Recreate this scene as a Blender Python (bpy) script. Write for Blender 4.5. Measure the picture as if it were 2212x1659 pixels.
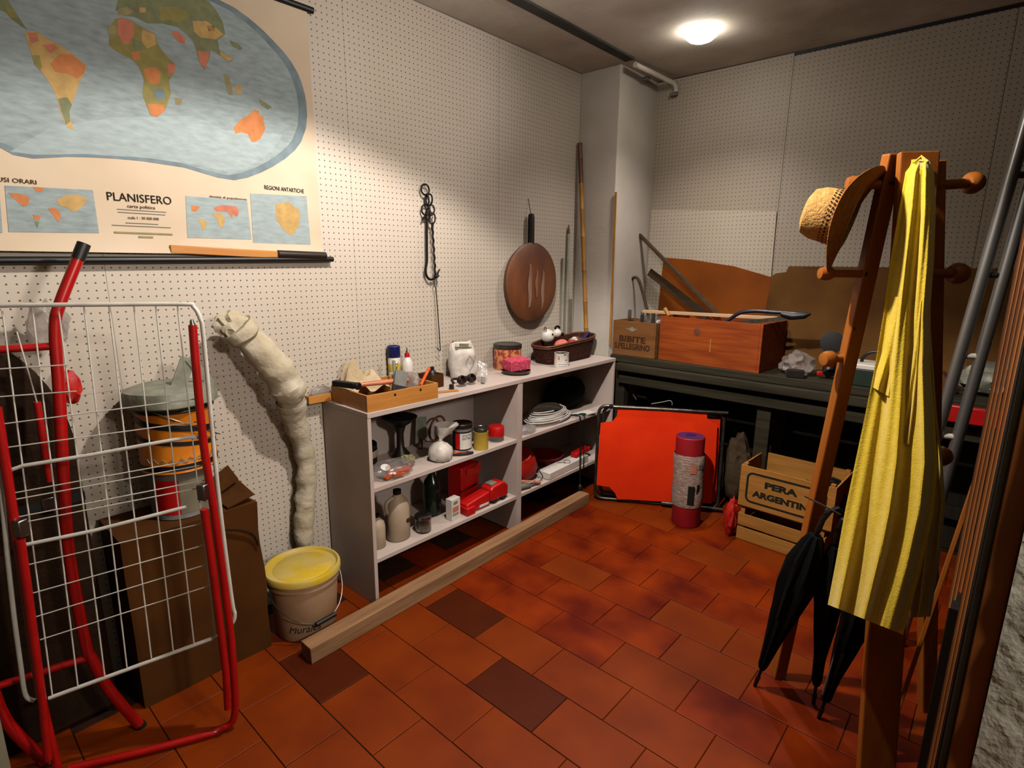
import bpy, bmesh, math, random
from math import sin, cos, pi, radians as RAD, hypot, atan2
from mathutils import Vector as V, Matrix, noise
random.seed(7)
S = bpy.context.scene
for o in list(bpy.data.objects): bpy.data.objects.remove(o)
COL = S.collection

# ------------------------------------------------------------------ camera
F, YAW, PITCH, ROLL = 1205.0, RAD(41.6), RAD(12.35), RAD(0.55)
CAM = V((0, 0, 1.55))
fwd = V((-sin(YAW) * cos(PITCH), cos(YAW) * cos(PITCH), -sin(PITCH)))
rgt = V((cos(YAW), sin(YAW), 0)); upv = rgt.cross(fwd)
R2 = rgt * cos(ROLL) + upv * sin(ROLL); U2 = upv * cos(ROLL) - rgt * sin(ROLL)
cd = bpy.data.cameras.new('camera'); cam = bpy.data.objects.new('camera', cd); COL.objects.link(cam)
cd.sensor_width = 36; cd.lens = 36 * F / 2212; cd.clip_start = 0.02
cam.matrix_world = Matrix(((R2.x, U2.x, -fwd.x, CAM.x), (R2.y, U2.y, -fwd.y, CAM.y), (R2.z, U2.z, -fwd.z, CAM.z), (0, 0, 0, 1)))
S.camera = cam

# ------------------------------------------------------------------ world, light, exposure
w = bpy.data.worlds.new('world'); S.world = w; w.use_nodes = True
w.node_tree.nodes['Background'].inputs[0].default_value = (0.9, 0.75, 0.6, 1)
w.node_tree.nodes['Background'].inputs[1].default_value = 0.002
S.view_settings.view_transform = 'Standard'; S.view_settings.look = 'None'
S.view_settings.exposure = 1.0; S.view_settings.gamma = 1.0; S.view_settings.use_curve_mapping = False
WARM = (1.0, 0.925, 0.86)
def light(name, kind, loc, energy, col=WARM, **k):
    l = bpy.data.lights.new(name, kind); l.energy = energy; l.color = col
    for a, b in k.items():
        if a != 'aim': setattr(l, a, b)
    o = bpy.data.objects.new(name, l); COL.objects.link(o); o.location = loc
    if 'aim' in k: o.rotation_euler = (V(k['aim']) - V(loc)).to_track_quat('-Z', 'Y').to_euler()
    return o
light('ceiling_spot_beam', 'SPOT', (-1.10, 1.30, 2.60), 130, aim=(-1.10, .98, 0), spot_size=RAD(142), spot_blend=0.2, shadow_soft_size=0.035)
light('ceiling_spot_core', 'SPOT', (-1.10, 1.30, 2.60), 95, aim=(-1.30, 3.15, .35), spot_size=RAD(72), spot_blend=1.0, shadow_soft_size=0.035)
light('ceiling_spot_spill', 'POINT', (-1.4, 1.7, 2.45), 11.0, shadow_soft_size=0.06)
light('corner_lamp_beam', 'SPOT', (-1.455, 3.13, 2.69), 56, aim=(-1.455, 3.05, 0), spot_size=RAD(124), spot_blend=0.9, shadow_soft_size=0.05)
light('hall_lamp', 'POINT', (1.30, 1.05, 2.2), 130.0, shadow_soft_size=0.12)

# ------------------------------------------------------------------ helpers
def hit(u, v, ax, val):
    """point where the sight line of photo pixel (u, v) meets the plane  axis = val"""
    d = fwd + R2 * ((u - 1106) / F) - U2 * ((v - 829.5) / F)
    return CAM + d * ((val - CAM[ax]) / d[ax])
def hitv(u, v, p0, p1):
    """the same on an upright plane through two floor points"""
    n = V((p1[1] - p0[1], p0[0] - p1[0], 0)); d = fwd + R2 * ((u - 1106) / F) - U2 * ((v - 829.5) / F)
    return CAM + d * ((V((p0[0], p0[1], 0)) - CAM).dot(n) / d.dot(n))
def lin(c):
    return tuple((x / 255 / 12.92 if x <= 10 else ((x / 255 + .055) / 1.055) ** 2.4) for x in c)
class B:
    def __init__(s): s.b = bmesh.new(); s.T = Matrix.Identity(4)
    def v(s, p): return s.b.verts.new(s.T @ V(p))
    def f(s, vs):
        try: return s.b.faces.new(vs)
        except ValueError: return None
    def box(s, c, d, rz=0, rx=0, ry=0):
        M = Matrix.Translation(c) @ Matrix.Rotation(rz, 4, 'Z') @ Matrix.Rotation(ry, 4, 'Y') @ Matrix.Rotation(rx, 4, 'X')
        q = [s.v(M @ V((x * d[0] / 2, y * d[1] / 2, z * d[2] / 2))) for x in (-1, 1) for y in (-1, 1) for z in (-1, 1)]
        for i in ((0, 1, 3, 2), (4, 6, 7, 5), (0, 4, 5, 1), (2, 3, 7, 6), (0, 2, 6, 4), (1, 5, 7, 3)): s.f([q[j] for j in i])
        return s
    def bx(s, x0, x1, y0, y1, z0, z1): return s.box(((x0 + x1) / 2, (y0 + y1) / 2, (z0 + z1) / 2), (abs(x1 - x0), abs(y1 - y0), abs(z1 - z0)))
    def bar(s, p0, p1, wd, th, side=(1, 0, 0)):
        """rectangular bar from p0 to p1, wd along side, th across"""
        p0, p1 = V(p0), V(p1); a = (p1 - p0).normalized(); sd = V(side); sd = (sd - a * sd.dot(a)).normalized(); n = a.cross(sd)
        q = [s.v(p + sd * (i * wd / 2) + n * (j * th / 2)) for p in (p0, p1) for i, j in ((-1, -1), (1, -1), (1, 1), (-1, 1))]
        for i in ((3, 2, 1, 0), (4, 5, 6, 7), (0, 1, 5, 4), (1, 2, 6, 5), (2, 3, 7, 6), (3, 0, 4, 7)): s.f([q[j] for j in i])
        return s
    def lathe(s, prof, c=(0, 0, 0), axis=(0, 0, 1), seg=24, wob=0, ell=1.0):
        """prof: (radius, height) from bottom to top, closed to the axis where radius is 0"""
        M = Matrix.Translation(c) @ V(axis).to_track_quat('Z', 'Y').to_matrix().to_4x4(); rings = []
        for r, h in prof:
            if r < 1e-6: rings.append([s.v(M @ V((0, 0, h)))])
            else: rings.append([s.v(M @ V((r * (1 + wob * sin(5 * t)) * cos(t), ell * r * (1 + wob * sin(5 * t)) * sin(t), h))) for t in (2 * pi * i / seg for i in range(seg))])
        for a, b in zip(rings, rings[1:]):
            for i in range(seg):
                j = (i + 1) % seg
                if len(a) == 1 and len(b) == 1: continue
                if len(a) == 1: s.f([a[0], b[j], b[i]][::-1])
                elif len(b) == 1: s.f([a[i], a[j], b[0]])
                else: s.f([a[i], a[j], b[j], b[i]])
        return s
    def cyl(s, p0, p1, r, r1=None, seg=16):
        p0, p1 = V(p0), V(p1); h = (p1 - p0).length; r1 = r if r1 is None else r1
        return s.lathe([(0, 0), (r, 0), (r1, h), (0, h)], p0, p1 - p0, seg)
    def tube(s, pts, r, seg=10, closed=False, rr=None):
        pts = [V(p) for p in pts]; n = len(pts); rings = []; up = None
        for i, p in enumerate(pts):
            if closed: t = pts[(i + 1) % n] - pts[i - 1]
            else: t = pts[min(i + 1, n - 1)] - pts[max(i - 1, 0)]
            t.normalize()
            if up is None: up = t.orthogonal().normalized()
            up = (up - t * up.dot(t)).normalized(); sd = t.cross(up); q = rr[i] if rr else r
            rings.append([s.v(p + up * (q * cos(a)) + sd * (q * sin(a))) for a in (2 * pi * k / seg for k in range(seg))])
        rng = range(n) if closed else range(n - 1)
        for i in rng:
            a, b = rings[i], rings[(i + 1) % n]
            if closed and i == n - 1:
                k0 = min(range(seg), key=lambda k: (a[0].co - b[k].co).length); b = b[k0:] + b[:k0]
            for k in range(seg): s.f([a[k], a[(k + 1) % seg], b[(k + 1) % seg], b[k]])
        if not closed: s.f(rings[0][::-1]); s.f(rings[-1])
        return s
    def prism(s, poly, off):
        """extrude a planar 3-D outline by the vector off"""
        off = V(off); a = [s.v(p) for p in poly]; b = [s.v(V(p) + off) for p in poly]; n = len(a)
        s.f(a[::-1]); s.f(b)
        for i in range(n): s.f([a[i], a[(i + 1) % n], b[(i + 1) % n], b[i]])
        return s
    def blob(s, c, r, amp=.15, fr=3.0, seed=0, sub=3, flat=None):
        g = bmesh.ops.create_icosphere(s.b, subdivisions=sub, radius=1)
        for q in g['verts']:
            p = q.co.copy(); k = 1 + amp * noise.noise(p * fr + V((seed * 7.1, seed * 3.3, 0))) + amp * .5 * noise.noise(p * fr * 2.3 + V((0, seed, 5)))
            p = V((p.x * r[0], p.y * r[1], p.z * r[2])) * k
            if flat is not None and p.z < flat: p.z = flat + (p.z - flat) * .02
            q.co = s.T @ (p + V(c))
        return s
    def grid(s, nu, nv, fn, thick=0.0):
        q = [[s.v(fn(i / nu, j / nv)) for j in range(nv + 1)] for i in range(nu + 1)]
        for i in range(nu):
            for j in range(nv): s.f([q[i][j], q[i + 1][j], q[i + 1][j + 1], q[i][j + 1]])
        if thick:
            bmesh.ops.recalc_face_normals(s.b, faces=s.b.faces[:]); s.b.normal_update()
            bmesh.ops.solidify(s.b, geom=s.b.faces[:], thickness=thick)
        return s
    def wob(s, amp, fr, seed=0):
        for q in s.b.verts: q.co += V(noise.noise_vector(q.co * fr + V((seed, 0, 0)))) * amp
        return s
def arc(c, r, a0, a1, n, ex, ey): return [V(c) + V(ex) * (r * cos(a)) + V(ey) * (r * sin(a)) for a in (a0 + (a1 - a0) * i / n for i in range(n + 1))]
def smooth(pts, n=4):
    """Catmull-Rom through the points"""
    p = [V(q) for q in pts]; out = []
    for i in range(len(p) - 1):
        a, b, c, d = p[max(i - 1, 0)], p[i], p[i + 1], p[min(i + 2, len(p) - 1)]
        for k in range(n):
            t = k / n; out.append(.5 * ((2 * b) + (c - a) * t + (2 * a - 5 * b + 4 * c - d) * t * t + (3 * b - a - 3 * c + d) * t ** 3))
    return out + [p[-1]]
ORG = {}
def link(name, b, m, parent, org, smth, bev, bs=2):
    bmesh.ops.recalc_face_normals(b.b, faces=b.b.faces[:])
    me = bpy.data.meshes.new(name)
    for q in b.b.verts: q.co -= org
    b.b.to_mesh(me); b.b.free(); me.materials.append(m)
    o = bpy.data.objects.new(name, me); COL.objects.link(o); ORG[o.name] = org.copy()
    if parent is None: o.location = org
    else: o.parent = parent
    if smth:
        me.polygons.foreach_set('use_smooth', [True] * len(me.polygons))
        try: me.set_sharp_from_angle(angle=RAD(40))
        except Exception: pass
    if bev:
        md = o.modifiers.new('bevel', 'BEVEL'); md.width = bev; md.segments = bs; md.limit_method = 'ANGLE'; md.angle_limit = RAD(35)
    return o
def tag(o, label, cat, group=None):
    o['label'] = label; o['category'] = cat
    if group: o['group'] = group
    return o
def thing(name, label, cat, loc, group=None):
    o = bpy.data.objects.new(name, None); COL.objects.link(o); o.empty_display_size = .05; o.location = loc; ORG[o.name] = V(loc)
    return tag(o, label, cat, group)
def part(name, b, m, parent, label=None, sm=True, bev=0, bs=2):
    o = link(name, b, m, parent, ORG[parent.name], sm, bev, bs)
    if label: o['label'] = label
    return o
def solo(name, b, m, label, cat, group=None, sm=True, bev=0):
    xs = [q.co for q in b.b.verts]; lo = [min(p[i] for p in xs) for i in range(3)]; hi = [max(p[i] for p in xs) for i in range(3)]
    return tag(link(name, b, m, None, V(((lo[0] + hi[0]) / 2, (lo[1] + hi[1]) / 2, lo[2])), sm, bev), label, cat, group)
def struct(name, b, m, parent=None, sm=False, bev=0):
    if parent is None:
        o = link(name, b, m, None, V((0, 0, 0)), sm, bev); o['kind'] = 'structure'; return o
    return link(name, b, m, parent, ORG[parent.name], sm, bev)
def wrapband(c, r, a0, a1, z0, z1, n=14):
    b = B(); q = [[b.v((c[0] + r * cos(a), c[1] + r * sin(a), c[2] + z)) for z in (z0, z1)] for a in (a0 + (a1 - a0) * i / n for i in range(n + 1))]
    for p, s in zip(q, q[1:]): b.f([p[0], s[0], s[1], p[1]])
    return b
def text(body, width, height, org, right, up, m, parent, wrap=None, name='lettering', shear=0, bold=0):
    """flat print: width is the length of the line, height the height of its capitals"""
    c = bpy.data.curves.new('t', 'FONT'); c.body = body; c.size = 1; c.align_x = 'CENTER'; c.align_y = 'CENTER'; c.extrude = .003; c.shear = shear; c.offset = bold; c.resolution_u = 3
    t = bpy.data.objects.new('t', c); COL.objects.link(t); bpy.context.view_layer.update()
    me = bpy.data.meshes.new_from_object(t.evaluated_get(bpy.context.evaluated_depsgraph_get())); bpy.data.objects.remove(t); bpy.data.curves.remove(c)
    xs = [q.co.x for q in me.vertices]; ys = [q.co.y for q in me.vertices]; sx = width / (max(xs) - min(xs)); sy = height / (max(ys) - min(ys))
    right, up = V(right).normalized(), V(up).normalized(); nn = right.cross(up); po = ORG[parent.name]
    x0 = (max(xs) + min(xs)) / 2; y0 = (max(ys) + min(ys)) / 2
    for q in me.vertices:
        x, y, z = (q.co.x - x0) * sx, (q.co.y - y0) * sy, q.co.z * .1 + .0004
        if wrap: (cx, cy), r = wrap; a = atan2(V(org).y - cy, V(org).x - cx) + x / r; q.co = V((cx + (r + z) * cos(a), cy + (r + z) * sin(a), V(org).z + y)) - po
        else: q.co = V(org) + right * x + up * y + nn * z - po
    me.name = name; me.materials.clear(); me.materials.append(m); o = bpy.data.objects.new(name, me); COL.objects.link(o); o.parent = parent
    return o

# ------------------------------------------------------------------ materials
ALB = 0.5           # paints are matched at one stop more exposure
def base(name):
    m = bpy.data.materials.new(name); m.use_nodes = True; nt = m.node_tree; return m, nt, nt.nodes['Principled BSDF']
def nd(nt, t, **k):
    n = nt.nodes.new(t)
    for a, b in k.items(): setattr(n, a, b)
    return n
def mat(name, col, rough=.55, metal=0, col2=None, scale=18, bump=0.0, bscale=90, trans=0, alpha=1, coat=0, sheen=0, stretch=None, detail=4, emit=0, band=.35):
    m, nt, p = base(name); L = nt.links.new; kk = 1 if emit else ALB; c1 = tuple(x * kk for x in lin(col)); c2 = tuple(x * kk for x in lin(col2)) if col2 else tuple(x * .72 for x in c1)
    p.inputs['Specular IOR Level'].default_value = .3 if rough < .65 else .1
    tc = nd(nt, 'ShaderNodeTexCoord'); mp = nd(nt, 'ShaderNodeMapping'); L(tc.outputs['Object'], mp.inputs[0])
    if stretch: mp.inputs['Scale'].default_value = stretch
    n = nd(nt, 'ShaderNodeTexNoise'); n.inputs['Scale'].default_value = scale; n.inputs['Detail'].default_value = detail; L(mp.outputs[0], n.inputs['Vector'])
    r = nd(nt, 'ShaderNodeValToRGB'); r.color_ramp.elements[0].position = .5 - band / 2; r.color_ramp.elements[1].position = .5 + band / 2
    r.color_ramp.elements[0].color = (*c2, 1); r.color_ramp.elements[1].color = (*c1, 1); L(n.outputs[0], r.inputs[0]); L(r.outputs[0], p.inputs['Base Color'])
    p.inputs['Roughness'].default_value = rough; p.inputs['Metallic'].default_value = metal; p.inputs['Transmission Weight'].default_value = trans
    p.inputs['Alpha'].default_value = alpha; p.inputs['Coat Weight'].default_value = coat; p.inputs['Sheen Weight'].default_value = sheen
    if bump:
        n2 = nd(nt, 'ShaderNodeTexNoise'); n2.inputs['Scale'].default_value = bscale; n2.inputs['Detail'].default_value = 3; L(mp.outputs[0], n2.inputs['Vector'])
        b = nd(nt, 'ShaderNodeBump'); b.inputs['Strength'].default_value = bump; b.inputs['Distance'].default_value = .01; L(n2.outputs[0], b.inputs['Height']); L(b.outputs[0], p.inputs['Normal'])
    if emit: L(r.outputs[0], p.inputs['Emission Color']); p.inputs['Emission Strength'].default_value = emit
    return m
def wood(name, c1, c2, ax=0, rough=.5, fine=60, bump=.06):
    st = [1.0, 1.0, 1.0]; st[ax] = .08
    return mat(name, c1, rough, col2=c2, scale=fine, stretch=st, bump=bump, bscale=fine * 2, band=.5, detail=5)
def pegboard(name, au, av, col, col2):
    """hardboard drilled on a 25.5 mm grid: dark holes, painted face"""
    m, nt, p = base(name); L = nt.links.new; tc = nd(nt, 'ShaderNodeNewGeometry'); sp = nd(nt, 'ShaderNodeSeparateXYZ'); L(tc.outputs['Position'], sp.inputs[0])
    q = []
    for a in (au, av):
        d = nd(nt, 'ShaderNodeMath', operation='DIVIDE'); d.inputs[1].default_value = .0255; L(sp.outputs[a], d.inputs[0])
        fr = nd(nt, 'ShaderNodeMath', operation='FRACT'); L(d.outputs[0], fr.inputs[0])
        s = nd(nt, 'ShaderNodeMath', operation='SUBTRACT'); s.inputs[1].default_value = .5; L(fr.outputs[0], s.inputs[0])
        k = nd(nt, 'ShaderNodeMath', operation='MULTIPLY'); L(s.outputs[0], k.inputs[0]); L(s.outputs[0], k.inputs[1]); q.append(k)
    ad = nd(nt, 'ShaderNodeMath', operation='ADD'); L(q[0].outputs[0], ad.inputs[0]); L(q[1].outputs[0], ad.inputs[1])
    lt = nd(nt, 'ShaderNodeMath', operation='LESS_THAN'); lt.inputs[1].default_value = .0135; L(ad.outputs[0], lt.inputs[0])
    n = nd(nt, 'ShaderNodeTexNoise'); n.inputs['Scale'].default_value = 1.4; n.inputs['Detail'].default_value = 5; L(tc.outputs['Position'], n.inputs['Vector'])
    r = nd(nt, 'ShaderNodeValToRGB'); r.color_ramp.elements[0].color = (*[x * ALB for x in lin(col2)], 1); r.color_ramp.elements[1].color = (*[x * ALB for x in lin(col)], 1); r.color_ramp.elements[0].position = .3; r.color_ramp.elements[1].position = .65; L(n.outputs[0], r.inputs[0])
    mx = nd(nt, 'ShaderNodeMix', data_type='RGBA'); L(lt.outputs[0], mx.inputs['Factor']); L(r.outputs[0], mx.inputs['A']); mx.inputs['B'].default_value = (*[x * ALB for x in lin((70, 56, 44))], 1)
    L(mx.outputs['Result'], p.inputs['Base Color']); p.inputs['Roughness'].default_value = .6
    return m
M = {}
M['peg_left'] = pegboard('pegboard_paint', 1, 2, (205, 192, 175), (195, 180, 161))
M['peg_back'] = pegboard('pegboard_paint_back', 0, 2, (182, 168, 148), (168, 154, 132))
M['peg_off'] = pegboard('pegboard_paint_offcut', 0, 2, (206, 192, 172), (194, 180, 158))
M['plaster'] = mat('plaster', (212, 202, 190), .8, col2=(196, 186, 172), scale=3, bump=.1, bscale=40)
M['ceiling'] = mat('ceiling_plaster', (232, 222, 206), .85, col2=(196, 186, 168), scale=2.5, bump=.15, bscale=30)
M['stucco'] = mat('rough_stucco', (190, 188, 172), .9, col2=(150, 146, 128), scale=22, bump=1.0, bscale=26)
M['grout'] = mat('grout', (52, 26, 12), .95)
M['tile'] = mat('terracotta_tile', (132, 51, 1), .5, col2=(114, 40, 1), scale=5, bump=.06, bscale=30, detail=6)
M['tile2'] = mat('terracotta_tile_worn', (146, 50, 1), .45, col2=(92, 18, 1), scale=4.5, bump=.06, bscale=30, detail=6)
M['tile_dark'] = mat('terracotta_tile_dark', (84, 29, 1), .5, col2=(74, 23, 1), scale=6, bump=.05, bscale=30)
M['melamine'] = mat('white_laminate', (206, 188, 178), .45, col2=(194, 175, 163), scale=4)
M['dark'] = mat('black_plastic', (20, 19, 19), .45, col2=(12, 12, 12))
M['iron'] = mat('black_iron', (34, 30, 30), .5, .6, col2=(22, 18, 18), scale=40, bump=.2)
M['steel'] = mat('steel', (170, 168, 165), .3, 1, col2=(140, 138, 134))
M['chrome'] = mat('polished_aluminium', (176, 174, 168), .34, .85, col2=(170, 168, 164), stretch=(1, 1, .1))
M['oldsteel'] = mat('dull_galvanised_tube', (118, 114, 104), .35, .9, col2=(86, 82, 74), scale=30)
M['red'] = mat('red_enamel', (176, 14, 12), .32, col2=(160, 10, 10), coat=.2)
M['whitewire'] = mat('white_plastic_coated_wire', (214, 208, 196), .45, col2=(196, 190, 178))
M['tubeglass'] = mat('milky_tube', (176, 172, 156), .3)
M['palewood'] = wood('pale_planed_wood', (216, 178, 138), (196, 156, 114), 0, .6, 30)
M['nightblue'] = mat('night_blue_paint', (22, 28, 48), .35)
M['card'] = mat('cardboard', (84, 47, 8), .85, col2=(70, 37, 4), scale=6)  # lens falloff around the big box is darkened into these browns
M['beam'] = wood('rough_beam', (168, 128, 92), (128, 90, 60), 1, .75, 30, .2)
M['lightwood'] = wood('varnished_pine', (204, 140, 66), (182, 114, 46), 1, .45, 40)
M['pine_x'] = wood('old_pine_crate', (164, 78, 26), (122, 48, 12), 0, .65, 36, .12)
M['crate'] = wood('rough_poplar', (190, 132, 62), (156, 102, 42), 0, .8, 30, .15)
M['crate_old'] = wood('grey_brown_crate', (138, 92, 50), (108, 68, 34), 0, .8, 30, .15)
M['bench'] = wood('oily_bench_timber', (64, 58, 42), (34, 30, 20), 0, .7, 26, .25)
M['darkwood'] = wood('dark_timber', (44, 38, 30), (26, 22, 18), 2, .7, 30)
M['rack'] = wood('honey_beech', (182, 106, 34), (156, 82, 20), 2, .4, 30)
M['plank'] = wood('brown_plank', (92, 74, 54), (64, 50, 36), 0, .75, 30)
M['board1'] = mat('brown_hardboard', (152, 80, 18), .66, col2=(126, 62, 12), scale=3)
M['board2'] = mat('dusty_hardboard', (122, 82, 34), .7, col2=(92, 58, 20), scale=4)
M['bamboo'] = mat('bamboo', (196, 142, 62), .45, col2=(150, 96, 40), scale=9, stretch=(1, 1, .5))
M['clear'] = mat('clear_polythene', (226, 220, 214), .25, trans=.75, alpha=.45, bump=.5, bscale=30)
M['clear2'] = mat('cloudy_polythene', (214, 200, 190), .3, trans=.55, alpha=.6, bump=.6, bscale=25)
M['whitebag'] = mat('white_plastic_bag', (222, 212, 200), .4, col2=(200, 190, 178), bump=.4, bscale=30)
M['gauze'] = mat('cream_wadding', (206, 194, 172), .9, col2=(182, 168, 138), scale=12, bump=.5, bscale=35)
M['cloth'] = mat('cream_cloth', (216, 196, 160), .9, col2=(190, 166, 128), scale=8, bump=.3)
M['yellow'] = mat('yellow_terry', (248, 214, 56), .95, col2=(238, 200, 42), scale=60, bump=.22, bscale=220, sheen=.3)
M['yellowlid'] = mat('yellow_plastic_dusty', (212, 176, 30), .5, col2=(206, 180, 96), scale=9, band=.2)
M['bucket'] = mat('dirty_white_plastic', (196, 164, 132), .5, col2=(176, 134, 92), scale=5)
M['orange'] = mat('orange_canvas', (242, 54, 2), .85, col2=(228, 46, 2), scale=5, bump=.2, bscale=300)
M['pvc'] = mat('crimson_foam', (170, 14, 24), .6, col2=(150, 10, 20))
M['purple'] = mat('violet_foam', (92, 40, 92), .7)
M['newspaper'] = mat('newsprint', (184, 158, 144), .9, col2=(136, 112, 100), scale=40, stretch=(1, 1, 3), bump=.4, bscale=40)
M['navy'] = mat('navy_plastic', (16, 28, 92), .35)
M['white'] = mat('white_plastic', (228, 220, 210), .4, col2=(218, 208, 196))
M['redp'] = mat('red_plastic', (196, 18, 14), .4, col2=(180, 14, 12))
M['redbag'] = mat('red_nylon', (204, 34, 16), .55, col2=(176, 22, 14), bump=.3, bscale=30)
M['orangep'] = mat('orange_plastic', (240, 92, 20), .45)
M['ink'] = mat('black_ink', (34, 30, 26), .8)
M['inkbrown'] = mat('faded_brown_ink', (72, 44, 26), .85)
M['inkgreen'] = mat('green_black_ink', (36, 38, 28), .85)
M['grey'] = mat('grey_plastic', (120, 116, 108), .6)
M['greybag'] = mat('grey_green_polythene', (146, 146, 128), .45, col2=(116, 118, 100), bump=.4, bscale=25)
M['tinorange'] = mat('orange_printed_tin', (226, 132, 24), .4, col2=(214, 120, 20))
M['glass'] = mat('glass', (220, 226, 224), .05, trans=1.0, alpha=.6)
M['pink'] = mat('pink_sponge', (226, 92, 116), .95, col2=(196, 62, 88), scale=90, bump=.9, bscale=120, band=.2)
M['tinpat'] = mat('patterned_tin', (224, 150, 92), .4, col2=(176, 70, 60), scale=42, band=.08, detail=1)
M['wicker'] = mat('dark_wicker', (74, 38, 26), .7, col2=(48, 24, 18), scale=50, bump=.6, bscale=80)
M['straw'] = mat('straw', (222, 176, 106), .8, col2=(196, 144, 76), scale=70, bump=.6, bscale=160)
M['straw_shade'] = mat('straw_painted_shade', (176, 112, 52), .8, col2=(150, 88, 38), scale=70, bump=.6, bscale=160)  # the crown's straw in darker tones: brim shade put into the colour
M['black'] = mat('black_fabric', (11, 11, 11), .85, col2=(7, 7, 7))
M['copper'] = wood('old_brown_copper', (122, 70, 42), (86, 46, 28), 2, .45, 16)
M['pancopper'] = mat('blotched_copper', (128, 74, 38), .5, col2=(78, 44, 34), scale=7, band=.5, stretch=(1, 1, .5))
M['yellowprint'] = mat('yellow_print', (226, 196, 70), .5)
M['copperworn'] = mat('worn_bare_streak', (150, 118, 98), .55, col2=(112, 76, 60), scale=20, stretch=(1, 1, .2))
M['hammer'] = wood('reddish_handle', (206, 122, 84), (176, 92, 60), 1, .4, 30)
M['blackwood'] = mat('charred_handle', (34, 28, 24), .6)
M['paper'] = mat('map_paper', (216, 196, 170), .7, col2=(204, 182, 154), scale=3)
M['ocean'] = mat('printed_ocean', (160, 174, 174), .7, col2=(132, 142, 142), scale=70, band=.5, stretch=(1, .3, 1))
M['oceanlight'] = mat('printed_pale_ocean', (166, 181, 180), .7, col2=(146, 156, 156), scale=70, band=.5, stretch=(1, .3, 1))
M['oceanrim'] = mat('printed_ocean_rim', (126, 142, 148), .7)
for k, c in dict(olive=(152, 142, 84), orange=(208, 132, 80), ochre=(200, 164, 102), pinkish=(206, 128, 102), green=(130, 134, 98), khaki=(160, 148, 108)).items():
    M['land_' + k] = mat('printed_land_' + k, c, .7, col2=tuple(int(x * .88) for x in c), scale=30)
M['olivepaint'] = mat('olive_can_label', (182, 152, 52), .5, col2=(168, 138, 44))
M['green'] = mat('dark_green_enamel', (24, 46, 30), .5)
M['bottlegreen'] = mat('dark_green_bottle', (22, 34, 22), .2)
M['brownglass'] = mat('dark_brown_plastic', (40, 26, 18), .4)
M['leather'] = mat('dark_brown_leatherette', (44, 24, 5), .75, col2=(32, 16, 3), bump=.2)
M['offwhite'] = mat('yellowed_plastic', (196, 176, 150), .55, col2=(176, 152, 124), scale=8)
M['jamb'] = wood('orange_varnished_jamb', (150, 90, 34), (122, 66, 22), 2, .5, 24)
M['mould'] = wood('gilded_moulding', (170, 104, 48), (126, 72, 30), 2, .5, 30)
M['mouldb'] = wood('moulding_dark_groove', (96, 54, 24), (74, 40, 18), 2, .6, 30)
M['greypaint'] = mat('grey_painted_batten', (128, 120, 100), .7, col2=(112, 104, 84))
M['ceilbatten'] = mat('grey_ceiling_batten', (84, 84, 78), .8, col2=(70, 70, 64), scale=5)
M['cable'] = mat('white_cable', (206, 200, 190), .5)
M['pinksoft'] = mat('coral_plush', (232, 128, 110), .95, bump=.5)
M['hall'] = mat('hall_wall', (120, 112, 92), .9)
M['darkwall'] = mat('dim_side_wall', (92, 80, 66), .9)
M['lamp'] = mat('opal_lamp_glass', (255, 246, 235), .4, emit=38)

# ------------------------------------------------------------------ setting
XL, YB, ZC = -2.345, 3.78, 2.765
for k in ('tile', 'tile2', 'tile_dark'):                          # grain continues over the floor, not tile by tile
    nt = M[k].node_tree; g = nd(nt, 'ShaderNodeNewGeometry'); mp = [n for n in nt.nodes if n.type == 'MAPPING'][0]; nt.links.new(g.outputs['Position'], mp.inputs[0]); nt.nodes['Principled BSDF'].inputs['Specular IOR Level'].default_value = .1
floor = struct('floor', B().bx(-2.5, 1.7, -1.8, 4.0, -.06, -.004), M['grout'])
def tile_mesh(m):
    b = B(); a, c, h = .3155, .2030, .012
    lo = [b.v((x * a / 2, y * c / 2, -h)) for x, y in ((-1, -1), (1, -1), (1, 1), (-1, 1))]
    mi = [b.v((x * a / 2, y * c / 2, -.0009)) for x, y in ((-1, -1), (1, -1), (1, 1), (-1, 1))]
    tp = [b.v((x * (a / 2 - .0015), y * (c / 2 - .0015), 0)) for x, y in ((-1, -1), (1, -1), (1, 1), (-1, 1))]
    for p, q in ((lo, mi), (mi, tp)):
        for i in range(4): b.f([p[i], p[(i + 1) % 4], q[(i + 1) % 4], q[i]])
    b.f(tp); me = bpy.data.meshes.new('tile'); bmesh.ops.recalc_face_normals(b.b, faces=b.b.faces[:]); b.b.to_mesh(me); me.materials.append(m); return me
TM = [tile_mesh(M[k]) for k in ('tile', 'tile2', 'tile_dark')]
rr = random.Random(3)
for k in range(-6, 13):
    yc = 1.341 + .2065 * k
    for i in range(-5, 6):
        xc = -1.157 + .3185 * i + (.15 if k % 2 else 0)
        if xc < -2.25 or xc > .75 or yc > 3.72 or yc < 0: continue
        dk = any(hypot((xc - a) / .16, (yc - c) / .1) < .8 for a, c in ((-1.157, 1.341), (-1.80, .93), (-1.66, 1.545)))
        o = bpy.data.objects.new('tile', TM[2 if dk else (1 if (yc > 1.75 and rr.random() < .75) else 0)]); COL.objects.link(o); o.parent = floor
        o.location = (xc, yc, rr.uniform(-.0006, 0)); o.rotation_euler = (rr.uniform(-.004, .004), rr.uniform(-.003, .003), 0)
struct('ceiling', B().bx(-2.5, 1.7, -1.8, 4.0, ZC, ZC + .1), M['ceiling'])
wl = struct('wall_left', B().bx(-2.5, XL - .007, -.2, 4.0, 0, ZC), M['dark'])
ys = [-.12, .53, 1.517, 2.504, 3.3]
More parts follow.
